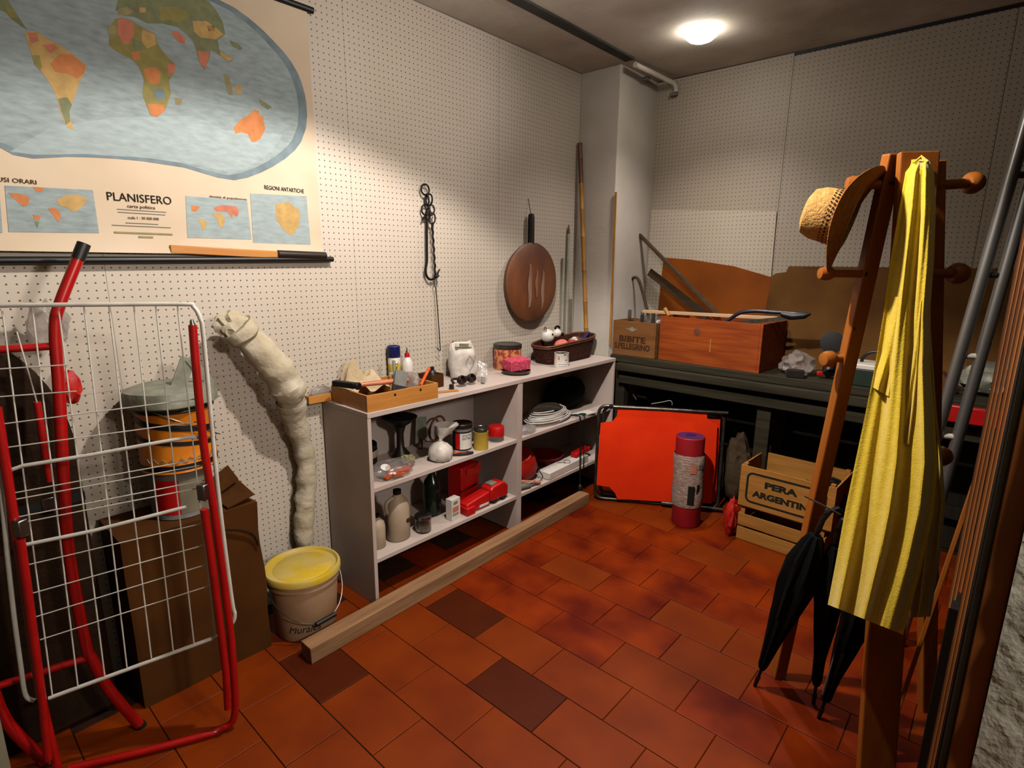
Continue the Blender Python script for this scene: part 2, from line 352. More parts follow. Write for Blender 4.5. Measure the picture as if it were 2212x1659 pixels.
for i in range(4):
    g = .0016 if i == 3 else .0005
    for z0, z1 in ((0, 1.0877), (1.0885, ZC - .004)): struct('pegboard_panel', B().bx(XL - .006, XL, ys[i] + g, ys[i + 1] - (.0016 if i == 2 else .0005), z0, z1), M['peg_left'], wl)
wb = struct('wall_back', B().bx(-2.5, 1.7, YB + .007, 4.0, 0, ZC), M['dark'])
xs = [-2.05, -1.17, -.185, .8]
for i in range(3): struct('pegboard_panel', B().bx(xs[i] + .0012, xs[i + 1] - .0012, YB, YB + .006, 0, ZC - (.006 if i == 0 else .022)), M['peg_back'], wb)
struct('trim_1', B().bx(XL - .005, -2.045, 3.302, YB + .006, 0, ZC), M['plaster'], bev=.006)                # masonry pier in the corner
struct('trim_2', B().bx(-1.992, -1.93, -.12, 3.262, ZC - .012, ZC + .02), M['ceilbatten'])                 # batten under the ceiling
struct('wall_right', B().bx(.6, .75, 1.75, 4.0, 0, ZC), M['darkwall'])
struct('wall_front', B().bx(-2.5, -.62, -.12, .0138, 0, ZC), M['hall'])
b = B().bx(.0905, 1.7, 1.55, 1.75, 0, ZC); bmesh.ops.subdivide_edges(b.b, edges=b.b.edges[:], cuts=40, use_grid_fill=True)
for q in b.b.verts:
    if q.co.y < 1.7 and q.co.z < ZC - .05: q.co += V((0, noise.noise(q.co * 22 + V((5, 0, 0))) * .012, 0))
struct('wall_front_right', b, M['stucco'], sm=True)
struct('wall_hall_back', B().bx(-1.0, 1.7, -1.9, -1.8, 0, ZC), M['hall'])
struct('wall_hall_left', B().bx(-.82, -.7, -1.8, -.12, 0, ZC), M['hall'])
struct('wall_hall_right', B().bx(1.6, 1.7, -1.8, 1.55, 0, ZC), M['hall'])
struct('trim_3', B().bx(.046, .09, 1.565, 1.72, 0, ZC), M['jamb'], bev=.003)
struct('trim_4', B().bx(.034, .0455, 1.575, 1.70, 0, ZC), M['greypaint'], bev=.001)

# ceiling lamp
t = thing('ceiling_lamp', 'round glowing opal lamp on the grey ceiling', 'lamp', (-1.455, 3.13, ZC))
part('base_ring', B().lathe([(0, -.012), (.08, -.012), (.08, 0), (0, 0)], (-1.455, 3.13, ZC - .001), seg=32), M['white'], t)
part('globe', B().lathe([(0, -.062), (.034, -.058), (.06, -.048), (.084, -.028), (.09, -.0125), (0, -.0125)], (-1.455, 3.13, ZC), seg=32), M['lamp'], t, 'glowing white lamp glass')
# pipe stub and clips in the corner under the ceiling
t = thing('ceiling_pipe', 'short painted pipe with two dark clips under the ceiling in the corner', 'pipe', (-1.93, 3.5, 2.70))
part('pipe', B().tube([(-1.94, 3.29, 2.735), (-1.925, 3.5, 2.73), (-1.90, 3.72, 2.72), (-1.89, 3.745, 2.70), (-1.89, 3.75, 2.67)], .016, 10), M['ceiling'], t)
for p in ((-1.99, 3.52, 2.716), (-1.905, 3.75, 2.655)): part('clip', B().box(p, (.05, .03, .02)), M['grey'], t, bev=.004)

# ------------------------------------------------------------------ wall map
XM = -2.331
def mz(x, y, dx=0):
    p = hit(x * .3617, y * .3617, 0, XM + dx); p.z = min(p.z, 2.51); p.y = max(p.y, .075); return p
t = thing('wall_map', 'large printed world map hanging by its rods on the white pegboard', 'map', (XM, .7, 1.55))
def sheet(u, v):
    z = 1.572 + .975 * v; return (XM - .004 + .0035 * sin(u * 9 + v * 4) * (1 - v) + max(0, .05 - v) * .5, .06 + 1.282 * u + .008 * (1 - v) * (u - .5), z)
part('paper', B().grid(30, 20, lambda u, v: (XM - .0015 + (.018 * (1 - v * 18) ** 2 if v < 1 / 18 else 0), .05 + 1.292 * u, 1.568 + .975 * v), .0008), M['paper'], t)
part('top_rod', B().cyl((XM, .02, 2.552), (XM, 1.368, 2.552), .0125), M['dark'], t)
part('bottom_rod', B().cyl((XM + .012, .02, 1.537), (XM + .012, 1.386, 1.554), .0115), M['dark'], t)
part('baton', B().box((XM + .012, .94, 1.5765), (.012, .42, .03), rx=-.035), M['lightwood'], t, 'bare wooden baton', bev=.003)
part('sleeve', B().cyl((XM + .014, 1.13, 1.572), (XM + .014, 1.35, 1.568), .017), M['brownglass'], t, 'dark glossy plastic sleeve', bev=.002)
pp = 0
def printed(pts, m, lvl, name='printed_patch'):
    b = B(); b.prism([mz(x, y, .0002 * lvl) for x, y in pts], (.0002, 0, 0)); o = part(name, b, M[m], t, sm=False); return o
oc = [(1310, 0), (1400, 45), (1490, 110), (1565, 175), (1630, 240), (1690, 305), (1740, 370), (1775, 430), (1800, 490), (1820, 560), (1830, 620), (1834, 690), (1828, 765), (1800, 845), (1760, 900), (1700, 950), (1630, 995), (1560, 1030), (1480, 1060), (1400, 1076), (1300, 1060), (1200, 1030), (1100, 1000), (1000, 985), (850, 962), (700, 948), (550, 940), (400, 936), (300, 942), (200, 947), (80, 925), (0, 880), (-120, 850), (-250, 800), (-350, 700), (-400, 560), (-415, 400), (-380, 200), (-300, 60), (-150, -60), (100, -110), (500, -130), (900, -110), (1150, -60)]
def inset(pts, k, c=(700, 420)): return [(c[0] + (x - c[0]) * k, c[1] + (y - c[1]) * k) for x, y in pts]
printed(oc, 'oceanrim', 1, 'printed_ocean_border'); printed(inset(oc, .955), 'ocean', 2, 'printed_ocean')
printed([(60, 905), (300, 760), (700, 700), (1150, 690), (1350, 780), (1690, 800), (1620, 905), (1480, 1000), (1380, 1035), (1200, 990), (900, 945), (500, 920), (200, 925)], 'oceanlight', 3, 'printed_ocean')
L = 4
for m, pts in [
    ('ochre', [(150, 190), (215, 185), (290, 235), (360, 270), (430, 320), (515, 390), (505, 440), (470, 500), (455, 560), (430, 620), (415, 665), (425, 730), (440, 775), (405, 765), (380, 720), (355, 650), (335, 570), (300, 500), (250, 430), (215, 390), (190, 330), (165, 260)]),
    ('green', [(-200, -60), (20, -70), (60, 20), (90, 70), (130, 130), (165, 180), (130, 160), (70, 115), (30, 70), (-60, 40), (-150, 10)]),
    ('olive', [(650, 170), (690, 110), (740, 105), (800, 130), (850, 165), (930, 205), (940, 260), (990, 330), (1050, 385), (1040, 440), (1010, 480), (1020, 560), (1000, 620), (985, 660), (940, 700), (900, 690), (870, 620), (850, 560), (860, 480), (830, 400), (780, 350), (700, 310), (650, 270)]),
    ('green', [(690, 60), (720, -60), (800, -70), (900, -60), (1150, -40), (1250, 10), (1290, 60), (1330, 130), (1345, 205), (1300, 240), (1310, 300), (1360, 330), (1395, 352), (1370, 372), (1330, 345), (1290, 312), (1258, 300), (1250, 345), (1222, 420), (1190, 370), (1170, 300), (1150, 240), (1110, 200), (1060, 160), (960, 140), (880, 140), (800, 100), (740, 95)]),
    ('orange', [(1395, 760), (1440, 710), (1480, 690), (1520, 655), (1545, 662), (1550, 690), (1572, 690), (1575, 720), (1585, 770), (1555, 830), (1520, 850), (1500, 845), (1480, 800), (1440, 790), (1405, 800)]),
    ('khaki', [(1335, 440), (1365, 450), (1385, 520), (1390, 570), (1365, 565), (1345, 500)]), ('ochre', [(1400, 510), (1440, 515), (1448, 555), (1415, 565)]), ('green', [(1545, 590), (1580, 610), (1625, 640), (1600, 655), (1560, 630)]),
    ('green', [(1370, 240), (1420, 260), (1450, 290), (1430, 300), (1385, 275)]), ('khaki', [(1040, 580), (1090, 590), (1080, 630), (1050, 625)])]: printed(m and pts, 'land_' + m, L, 'printed_land')
L = 5
for m, pts in [
    ('orange', [(300, 380), (360, 320), (430, 325), (512, 392), (500, 440), (460, 470), (400, 440), (330, 430)]), ('olive', [(190, 330), (235, 330), (250, 400), (240, 425), (205, 385)]), ('pinkish', [(165, 195), (220, 195), (230, 245), (185, 260)]), ('green', [(345, 590), (400, 580), (430, 625), (415, 665), (420, 725), (395, 745), (365, 660)]), ('pinkish', [(250, 270), (310, 260), (350, 290), (300, 320)]),
    ('pinkish', [(705, 115), (740, 108), (800, 140), (805, 200), (770, 265), (730, 260), (700, 190)]), ('orange', [(780, 310), (830, 310), (840, 355), (800, 360)]), ('orange', [(860, 410), (920, 400), (960, 430), (950, 500), (900, 500), (865, 460)]), ('orange', [(880, 620), (985, 625), (980, 665), (940, 698), (900, 690)]), ('ochre', [(850, 175), (925, 205), (935, 265), (880, 290), (845, 250)]), ('green', [(790, 230), (850, 250), (850, 300), (800, 300)]), ('oceanrim', [(915, 535), (975, 530), (990, 585), (940, 600)]), ('pinkish', [(1000, 380), (1050, 385), (1040, 435), (1005, 440)]), ('khaki', [(640, 150), (690, 150), (695, 200), (650, 205)]),
    ('pinkish', [(1020, 190), (1060, 185), (1108, 230), (1102, 265), (1062, 250)]), ('ochre', [(1150, 125), (1230, 125), (1290, 165), (1335, 205), (1290, 235), (1200, 225), (1160, 190)]), ('pinkish', [(1180, 300), (1248, 310), (1245, 350), (1222, 418), (1192, 370)]), ('orange', [(1235, 150), (1280, 155), (1282, 185), (1245, 185)]), ('ochre', [(1310, 305), (1355, 330), (1392, 352), (1365, 365), (1318, 335)]), ('olive', [(950, 40), (1060, 40), (1140, 90), (1080, 130), (960, 120)]), ('ochre', [(830, 45), (870, 45), (870, 75), (835, 75)]), ('olive', [(30, 40), (85, 60), (105, 110), (60, 100)]), ('khaki', [(700, 55), (760, 40), (800, 70), (760, 92), (710, 90)])]:
    printed(pts, m if m == 'oceanrim' else 'land_' + m, L, 'printed_country')
L = 2
printed([(28, 1108), (555, 1135), (592, 1392), (52, 1385)], 'ocean', 2, 'printed_inset_map'); printed([(-300, 1100), (-5, 1108), (15, 1390), (-290, 1380)], 'ocean', 2, 'printed_inset_map')
printed([(1108, 1170), (1476, 1198), (1502, 1430), (1120, 1420)], 'oceanlight', 2, 'printed_inset_map'); printed([(1494, 1155), (1830, 1172), (1856, 1466), (1512, 1450)], 'oceanlight', 2, 'printed_inset_map')
for m, pts in [('orange', [(45, 1150), (120, 1155), (175, 1180), (170, 1220), (140, 1235), (100, 1200)]), ('orange', [(195, 1115), (260, 1120), (255, 1145), (215, 1145)]), ('ochre', [(340, 1190), (400, 1165), (460, 1160), (525, 1190), (500, 1225), (470, 1250), (440, 1265), (400, 1240), (350, 1225)]), ('orange', [(285, 1245), (330, 1240), (365, 1280), (350, 1330), (320, 1290)]), ('orange', [(195, 1280), (245, 1290), (235, 1315), (205, 1310)]), ('green', [(205, 1320), (235, 1322), (222, 1365)]),
    ('orange', [(1140, 1225), (1195, 1235), (1170, 1265), (1145, 1260)]), ('ochre', [(1185, 1300), (1235, 1325), (1228, 1370), (1212, 1375)]), ('pinkish', [(1275, 1240), (1320, 1225), (1410, 1232), (1428, 1265), (1415, 1295), (1380, 1270), (1330, 1262), (1290, 1260)]), ('ochre', [(1265, 1275), (1310, 1268), (1345, 1300), (1328, 1365), (1312, 1350), (1295, 1305)]), ('orange', [(1360, 1270), (1395, 1275), (1385, 1300)]), ('ochre', [(1645, 1220), (1720, 1205), (1790, 1260), (1785, 1350), (1740, 1410), (1690, 1370), (1650, 1310)])]: printed(pts, 'land_' + m, 4, 'printed_land')
def mtext(s, x, y, wd, h, m='ink'): text(s, wd, h, mz(x, y, .0012), (0, 1, 0), (0, 0, 1), M[m], t)
mtext('PLANISFERO', 838, 1185, .195, .027); mtext('carta politica', 845, 1238, .085, .014, 'inkbrown')
mtext('scala 1 : 30 000 000', 858, 1303, .095, .009, 'inkbrown')
for y, wd in ((1258, .15), (1275, .145), (1335, .1), (1352, .18)): part('printed_line', B().box(mz(850, y, .001), (.0005, wd, .0022)), M['grey'], t, sm=False)
part('printed_line', B().box(mz(862, 1394, .001), (.0005, .18, .006)), M['land_khaki'], t, sm=False); part('printed_line', B().box(mz(872, 1416, .001), (.0005, .045, .006)), M['land_khaki'], t, sm=False)
mtext('REGIONI ANTARTICHE', 1700, 1130, .17, .016); mtext('densità di popolazione', 1365, 1183, .14, .01, 'inkbrown'); mtext('FUSI ORARI', 92, 1078, .1, .013, 'inkbrown')

# ------------------------------------------------------------------ white shelf units
def shelf_unit(y0, y1, label):
    x0, x1, zt = -2.335, -1.975, .914
    t = thing('shelf_unit', label, 'shelf', (-2.155, (y0 + y1) / 2, 0), 'white shelf units along the wall')
    for yy in (y0, y1 - .018): part('side_panel', B().bx(x0, x1, yy, yy + .018, 0, zt - .0225), M['melamine'], t, sm=False, bev=.001)
    part('top_board', B().bx(x0, x1 + .002, y0, y1, zt - .022, zt), M['melamine'], t, sm=False, bev=.0015)
    for z in (.568, .226): part('shelf_board', B().bx(x0 + .006, x1 - .004, y0 + .0185, y1 - .0185, z - .02, z), M['melamine'], t, sm=False, bev=.001)
    part('back_panel', B().bx(x0, x0 + .005, y0 + .0185, y1 - .0185, .0, zt - .0225), M['melamine'], t, sm=False)
    return t
shelf_unit(1.30, 2.296, 'left white shelf unit, with jugs and cans on its boards'); shelf_unit(2.298, 3.292, 'right white shelf unit, with coiled cable on its middle board')
solo('timber_beam', B().bar((-1.876, .905, .0355), (-1.925, 2.90, .0355), .074, .071, (1, 0, 0)), M['beam'], 'long rough timber beam lying on the tiles in front of the white shelves', 'beam', bev=.003)

# ------------------------------------------------------------------ on the left shelf unit, top board
ZT = .9142
def topy(u, v, x): return hit(u, v, 0, x).y
def frustum_can(b, c, r, h, lip=.003): return b.lathe([(0, 0), (r, 0), (r, h * .03), (r * .985, h * .05), (r * .985, h * .95), (r, h * .97), (r, h), (r - lip, h), (r - lip, h - lip * 1.5), (0, h - lip * 1.5)], c, seg=28)
def open_box(name, label, cat, c, d, rz, m, th=.009, z0=ZT, floorless=False, boards=1, wname='side_board'):
    t = thing(name, label, cat, (c[0], c[1], z0)); Mx = Matrix.Translation((c[0], c[1], z0)) @ Matrix.Rotation(rz, 4, 'Z')
    def P(*a):
        b = B(); b.T = Mx; b.bx(*a); return b
    X, Y, Z = d[0] / 2, d[1] / 2, d[2]; e = .0004; hb = Z / boards
    for k in range(boards):
        z0_, z1_ = k * hb + (0.0006 if k else 0), (k + 1) * hb
        for s in (-1, 1):
            part(wname, P(s * X - s * th, s * X, -Y, Y, z0_, z1_), m, t, sm=False, bev=.0012); part(wname, P(-X + th + e, X - th - e, s * Y - s * th, s * Y, z0_, z1_), m, t, sm=False, bev=.0012)
    if not floorless: part('bottom_board', P(-X + th + e, X - th - e, -Y + th + e, Y - th - e, .001, .006), m, t, sm=False)
    return t, Mx
tray, TX = open_box('wooden_tray', 'open varnished wooden tray of tools on the near end of the shelf top', 'tray', (-2.13, 1.508), (.30, .385, .074), RAD(-2), M['lightwood'])
for y in (-.05, .09):
    b = B(); b.T = TX; b.cyl((.1507, y, .056), (.1497, y, .056), .006); part('wood_knot', b, M['brownglass'], tray)
t = thing('narrow_wooden_box', 'small varnished wooden box jutting over the end of the shelf, behind the tray', 'box', (-2.3135, 1.315, ZT))
Mx = Matrix.Translation((-2.3135, 1.315, ZT))
for a in ((-.0215, -.0145, -.105, .13, .0, .036), (.0145, .0215, -.105, .13, .0, .036), (-.0143, .0143, -.105, -.097, 0, .036), (-.0143, .0143, .122, .13, 0, .036)):
    b = B(); b.T = Mx; b.bx(*a); part('side_board', b, M['lightwood'], t, sm=False, bev=.002)
b = B(); b.T = Mx; b.bx(-.0143, .0143, -.0968, .1218, .0005, .005); part('bottom_board', b, M['lightwood'], t, sm=False)
b = B().blob((-2.3135, 1.285, ZT + .032), (.0125, .06, .038), .25, 3, 4, flat=-.026); solo('crumpled_clear_wrapper', b, M['clear2'], 'crumpled clear wrapper lying in the narrow wooden box', 'wrapper')
# hammer lying across the tray
t = thing('hammer', 'hammer with a reddish wooden handle lying across the wooden tray', 'hammer', (-2.16, 1.40, ZT + .075)); zz = ZT + .0885
part('handle', B().tube([(-2.155, 1.325, zz), (-2.13, 1.42, zz), (-2.105, 1.50, zz), (-2.078, 1.60, zz - .002)], .011, 10, rr=[.009, .011, .0125, .011]), M['hammer'], t)
part('head', B().bar((-2.225, 1.300, zz + .008), (-2.105, 1.335, zz + .008), .026, .03, (0, 0, 1)).cyl((-2.10, 1.336, zz + .008), (-2.085, 1.340, zz + .008), .017), M['iron'], t, 'dark steel head', bev=.004)
# paint brush standing against the side, bristles up
t = thing('paint_brush', 'flat paint brush with grey bristles sticking out of the wooden tray', 'brush', (-2.10, 1.545, ZT + .008)); br0 = V((-2.05, 1.515, ZT + .014)); bd = V((-.03, .05, .11)).normalized(); bs = V((.25, .95, 0))
part('bristles', B().bar(br0 + bd * .06, br0 + bd * .135, .062, .02, bs), M['grey'], t, bev=.004); part('ferrule', B().bar(br0 + bd * .03, br0 + bd * .06, .064, .024, bs), M['iron'], t, bev=.002)
part('handle', B().tube([br0 + bd * .03, br0 + bd * .012, br0], .01, 8), M['mould'], t)
b = B().blob((-2.10, 1.628, ZT + .066), (.062, .036, .052), .22, 2.2, 2); b.wob(.006, 30); solo('cloudy_bag', b, M['clear2'], 'cloudy plastic bag of bits standing up in the wooden tray', 'bag')
t = thing('putty_knife', 'blue-handled putty knife standing in the tray beside the grey brush', 'knife', (-2.10, 1.60, ZT + .01))
part('blade', B().bar((-2.165, 1.590, ZT + .010), (-2.185, 1.602, ZT + .10), .03, .0015, (.2, 1, 0)), M['steel'], t); part('handle', B().tube([(-2.185, 1.602, ZT + .10), (-2.192, 1.607, ZT + .14), (-2.196, 1.609, ZT + .165)], .008, 8, rr=[.006, .009, .008]), M['greybag'], t, 'pale blue-grey handle')
b = B().cyl((-2.012, 1.622, ZT + .066), (-2.067, 1.712, ZT + .115), .0075); t = thing('orange_marker', 'orange marker pen leaning out of the right end of the wooden tray', 'pen', (-2.0, 1.64, ZT + .05)); part('barrel', b, M['orangep'], t); part('cap', B().cyl((-2.0676, 1.7132, ZT + .1156), (-2.078, 1.730, ZT + .1248), .0085), M['orangep'], t)
# crumpled cloth behind
def clothf(u, v):
    x = -2.292 + .11 * v; y = 1.336 + .28 * u; s = sin(pi * min(max(u, 0), 1)) ** .6
    h = .215 * math.exp(-((u - .30) / .20) ** 2) * (1 - .75 * v) + .12 * math.exp(-((u - .72) / .24) ** 2) * (1 - .6 * v)
    return (x, y, ZT + .009 + max(0, h * (.8 + .5 * noise.noise(V((u * 5, v * 4, 1)))) + .012 * abs(noise.noise(V((u * 9, v * 9, 3))))))
solo('crumpled_cloth', B().grid(44, 20, clothf, .002), M['cloth'], 'crumpled cream cloth heaped against the wall behind the wooden tray', 'cloth')
y = topy(850, 780, -2.315) ; t = thing('spray_can', 'white and yellow spray can with a navy blue cap behind the wooden tray', 'can', (-2.31, y, ZT))
part('body', B().lathe([(0, 0), (.03, 0), (.0315, .006), (.0315, .15), (.028, .158), (0, .16)], (-2.31, y, ZT)), M['white'], t); part('label_band', B().lathe([(.0317, .085), (.0319, .086), (.0319, .125), (.0317, .126)], (-2.31, y, ZT)), M['yellowprint'], t, 'yellow printed band')
part('cap', B().lathe([(.0315, .158), (.033, .16), (.0325, .212), (.029, .216), (.02, .216), (.02, .213), (0, .213)], (-2.31, y, ZT)), M['navy'], t, 'navy blue cap'); text('COLL', .075, .014, (-2.278, y - .012, ZT + .10), (0, .2, 1), (-.3, -1, 0), M['ink'], t)
y = topy(880, 790, -2.27); t = thing('glue_bottle', 'white glue bottle with a red tip, right of the blue-capped spray can', 'bottle', (-2.27, y, ZT))
part('body', B().lathe([(0, 0), (.028, 0), (.03, .004), (.03, .11), (.027, .13), (.016, .15), (.011, .156), (0, .157)], (-2.27, y, ZT)), M['white'], t); part('cap', B().lathe([(0, .157), (.013, .157), (.012, .178), (0, .179)], (-2.27, y, ZT)), M['redp'], t, 'red screw cap'); part('nozzle', B().cyl((-2.27, y, ZT + .178), (-2.27, y, ZT + .205), .0035, .0018), M['dark'], t, 'black nozzle')
t, _ = open_box('small_card_box', 'small open cardboard box with a black bottle in it, right of the tray', 'box', (-2.19, 1.835), (.10, .085, .07), RAD(4), M['card'], .003)
b = B().lathe([(0, .0065), (.024, .0065), (.025, .011), (.025, .07), (.014, .088), (.011, .09), (.011, .105), (0, .106)], (-2.18, 1.835, ZT)); solo('black_bottle', b, M['dark'], 'squat black bottle standing in the small cardboard box', 'bottle')
# bag of plaster
t = thing('plaster_bag', 'half-used white plaster packet with a diamond printed on it, on the shelf top', 'packet', (-2.262, 2.135, ZT))
def bagf(u, v):
    a = 2 * pi * u; k = 1 - .10 * v + .12 * sin(pi * v); fl = 1 - .86 * max(0, (v - .72) / .28) ** 1.2
    return (-2.262 + .05 * cos(a) * fl * k + .01 * noise.noise(V((cos(a) * 2, sin(a) * 2, v * 4))), 2.135 + .088 * (abs(sin(a)) ** .7) * (1 if sin(a) > 0 else -1) * k - .02 * v, ZT + .0005 + .20 * v + .012 * v * noise.noise(V((u * 6, v * 3, 2))))
part('packet', B().grid(40, 18, bagf), M['whitebag'], t); part('folded_top', B().box((-2.222, 2.10, ZT + .186), (.012, .12, .024), rx=-.12), M['white'], t, bev=.003)
part('green_strip', B().box((-2.2155, 2.095, ZT + .187), (.001, .07, .016), rx=-.12), M['land_green'], t)
c0 = V((-2.2005, 2.125, ZT + .085)); dm = [c0 + V((0, .034 * cos(a), .042 * sin(a))) for a in (0, pi / 2, pi, 3 * pi / 2)]; part('printed_diamond', B().tube(dm, .001, 6, True), M['ink'], t)
# goggles, scraper blade, stick, cap
t = thing('safety_goggles', 'pair of dark safety goggles lying in front of the plaster packet', 'goggles', (-2.085, 1.975, ZT))
for dy in (-.035, .035): part('eyepiece', B().lathe([(.0, .0), (.024, 0), (.03, .012), (.027, .026), (.02, .027), (.02, .01), (0, .009)], (-2.085, 1.975 + dy, ZT + .027), (.75, .15, .5), ell=.85), M['brownglass'], t)
part('strap', B().tube(smooth([(-2.10, 1.91, ZT + .02), (-2.135, 1.93, ZT + .03), (-2.145, 1.985, ZT + .026), (-2.13, 2.04, ZT + .03), (-2.10, 2.042, ZT + .025)]), .007, 8), M['dark'], t); part('bridge', B().cyl((-2.08, 1.955, ZT + .03), (-2.08, 1.995, ZT + .03), .008), M['dark'], t)
b = B().bar((-2.06, 2.085, ZT + .03), (-2.125, 2.15, ZT + .095), .055, .002, (.5, .5, -.5)); b.b.normal_update(); t = thing('clear_scraper', 'clear plastic spatula propped between the goggles and the round dish', 'spatula', (-2.08, 2.10, ZT)); part('blade', b, M['clear'], t); part('grip', B().bar((-2.035, 2.062, ZT + .004), (-2.062, 2.087, ZT + .032), .02, .006, (.5, .5, -.5)), M['grey'], t, bev=.001)
solo('wooden_rule', B().box((-2.04, 1.79, ZT + .004), (.022, .15, .007), rz=-.35), M['lightwood'], 'short flat wooden stick lying on the shelf just right of the tray', 'stick', bev=.001)
solo('bottle_top', B().lathe([(0, 0), (.014, 0), (.014, .004), (.0125, .005), (.012, .022), (.009, .024), (0, .024)], (-2.07, 1.868, ZT)), M['dark'], 'small black stopper in front of the little cardboard box', 'cap')
# patterned tin, dish, sponge
t = thing('round_tin', 'round tin with an orange and pink pattern and a dark lid against the wall', 'tin', (-2.25, 2.49, ZT))
part('drum', B().lathe([(0, 0), (.083, 0), (.084, .003), (.084, .128), (0, .128)], (-2.25, 2.49, ZT), seg=36), M['tinpat'], t); part('lid', B().lathe([(.084, .126), (.087, .1265), (.087, .15), (.082, .153), (.07, .150), (0, .150)], (-2.25, 2.49, ZT), seg=36), M['oldsteel'], t, 'dark metal lid')
solo('round_dish', B().lathe([(0, 0), (.07, 0), (.083, .01), (.086, .022), (.082, .022), (.076, .010), (0, .008)], (-2.105, 2.405, ZT), seg=36), M['oldsteel'], 'round dark metal dish under the pink sponge', 'dish')
b = B().box((-2.105, 2.41, ZT + .0545), (.095, .135, .062), rz=-.28, rx=.05, ry=.06); bmesh.ops.subdivide_edges(b.b, edges=b.b.edges[:], cuts=7, use_grid_fill=True); b.wob(.0035, 45); solo('pink_sponge', b, M['pink'], 'thick pink sponge block lying in the round dark dish', 'sponge', bev=.004)
t = thing('small_paint_can', 'small white paint can with printed boxes, in front of the dark basket', 'can', (-2.045, 2.765, ZT)); b = B(); frustum_can(b, (-2.045, 2.765, ZT), .046, .088); part('body', b, M['white'], t)
part('lid', B().lathe([(0, .083), (.041, .083), (.041, .086), (.036, .087), (.034, .0845), (0, .0845)], (-2.045, 2.765, ZT)), M['oldsteel'], t, 'bare metal lid'); part('pull_tab', B().box((-2.001, 2.74, ZT + .089), (.006, .012, .004)), M['white'], t)
for dz in (.008, .021): part('printed_line', B().tube([(-2.045 + .0465 * cos(a), 2.765 + .0465 * sin(a), ZT + dz) for a in (RAD(-75) + i * RAD(6) for i in range(12))], .0007, 5), M['ink'], t)
part('printed_bar', wrapband((-2.045, 2.765, ZT), .0463, RAD(-22), RAD(-10), .046, .051, 4), M['ink'], t); part('red_print', wrapband((-2.045, 2.765, ZT), .0463, RAD(-80), RAD(-68), .05, .07, 4), M['land_pinkish'], t)
# basket and contents
BC = V((-2.188, 2.985, ZT))
def basket(rt, rb, h, th):
    b = B(); n = 44
    def ring(sx, sy, z): return [b.v(BC + V((sx * (abs(cos(a)) ** .55) * (1 if cos(a) > 0 else -1), sy * (abs(sin(a)) ** .55) * (1 if sin(a) > 0 else -1), z + ((.02 + .02 * sin(a)) * (z / h) if z > .02 else 0)))) for a in (2 * pi * i / n for i in range(n))]
    R = [ring(rb[0], rb[1], 0)]
    for k in range(1, 9):
        f = k / 8; bump_ = .0025 * (k % 2); R.append(ring(rb[0] + (rt[0] - rb[0]) * f + bump_, rb[1] + (rt[1] - rb[1]) * f + bump_, h * f))
    for k in range(8, 0, -1):
        f = k / 8; R.append(ring(rb[0] + (rt[0] - rb[0]) * f - th, rb[1] + (rt[1] - rb[1]) * f - th, max(h * f, .006)))
    for p, q in zip(R, R[1:]):
        for i in range(n): b.f([p[i], p[(i + 1) % n], q[(i + 1) % n], q[i]])
    b.f(R[0][::-1]); b.f(R[-1]); return b
t = thing('wicker_basket', 'long dark wicker basket at the far end of the shelf top', 'basket', BC); part('bowl', basket((.108, .27), (.088, .235), .115, .007), M['wicker'], t)
for dz, rr_ in ((.116, .006), (.104, .004)): part('rim', B().tube([BC + V((.109 * (abs(cos(a)) ** .55) * (1 if cos(a) > 0 else -1), (.271) * (abs(sin(a)) ** .55) * (1 if sin(a) > 0 else -1), dz + .02 + .02 * sin(a))) for a in (2 * pi * i / 44 for i in range(44))], rr_, 8, True), M['copper'], t, 'reddish woven rim')
t = thing('plush_toy', 'small white plush animal with a black ear sitting in the dark basket', 'toy', BC + V((0, -.12, .08)))
part('head', B().blob(BC + V((-.045, -.125, .165)), (.042, .048, .045), .08, 2, 1), M['white'], t); part('muzzle', B().blob(BC + V((-.02, -.06, .18)), (.03, .032, .03), .06, 2, 2), M['white'], t)
part('ear', B().tube(arc(BC + V((-.02, -.055, .2)), .026, .5, 2.7, 8, (0, 1, 0), (0, 0, 1)), .007, 8), M['black'], t, 'black curved ear'); part('nose', B().blob(BC + V((-.005, -.022, .172)), (.014, .018, .012), .05, 2, 3, 2), M['black'], t, 'black nose')
part('horn', B().tube(arc(BC + V((-.035, -.165, .21)), .018, -.8, 3.4, 8, (0, .6, 0), (0, 0, 1)), .0025, 6), M['iron'], t); part('eye', B().blob(BC + V((-.004, -.125, .18)), (.005, .007, .007), 0, 1, 1, 2), M['brownglass'], t)
solo('coral_plush_ball', B().blob(BC + V((.040, -.085, .108)), (.042, .06, .04), .12, 3, 7), M['pinksoft'], 'coral pink plush ball in the basket, under the white toy', 'toy')
solo('red_cloth', B().blob(BC + V((.055, .008, .112)), (.025, .03, .026), .4, 3, 8), M['redbag'], 'bright red scrap of cloth in the basket beside the coral ball', 'cloth')
solo('white_crumpled_paper', B().blob(BC + V((.03, .065, .118)), (.025, .03, .03), .4, 4, 5), M['whitebag'], 'scrap of crumpled white paper in the middle of the basket', 'paper')
solo('patterned_scarf', B().blob(BC + V((-.01, .15, .095)), (.05, .07, .045), .3, 3, 6), M['copper'], 'brown patterned scarf lying in the far half of the basket', 'scarf')
solo('blue_strap', B().bar(BC + V((.075, .10, .125)), BC + V((.01, .262, .165)), .025, .004, (1, 0, 0)), M['navy'], 'blue strap laid over the far end of the basket', 'strap')

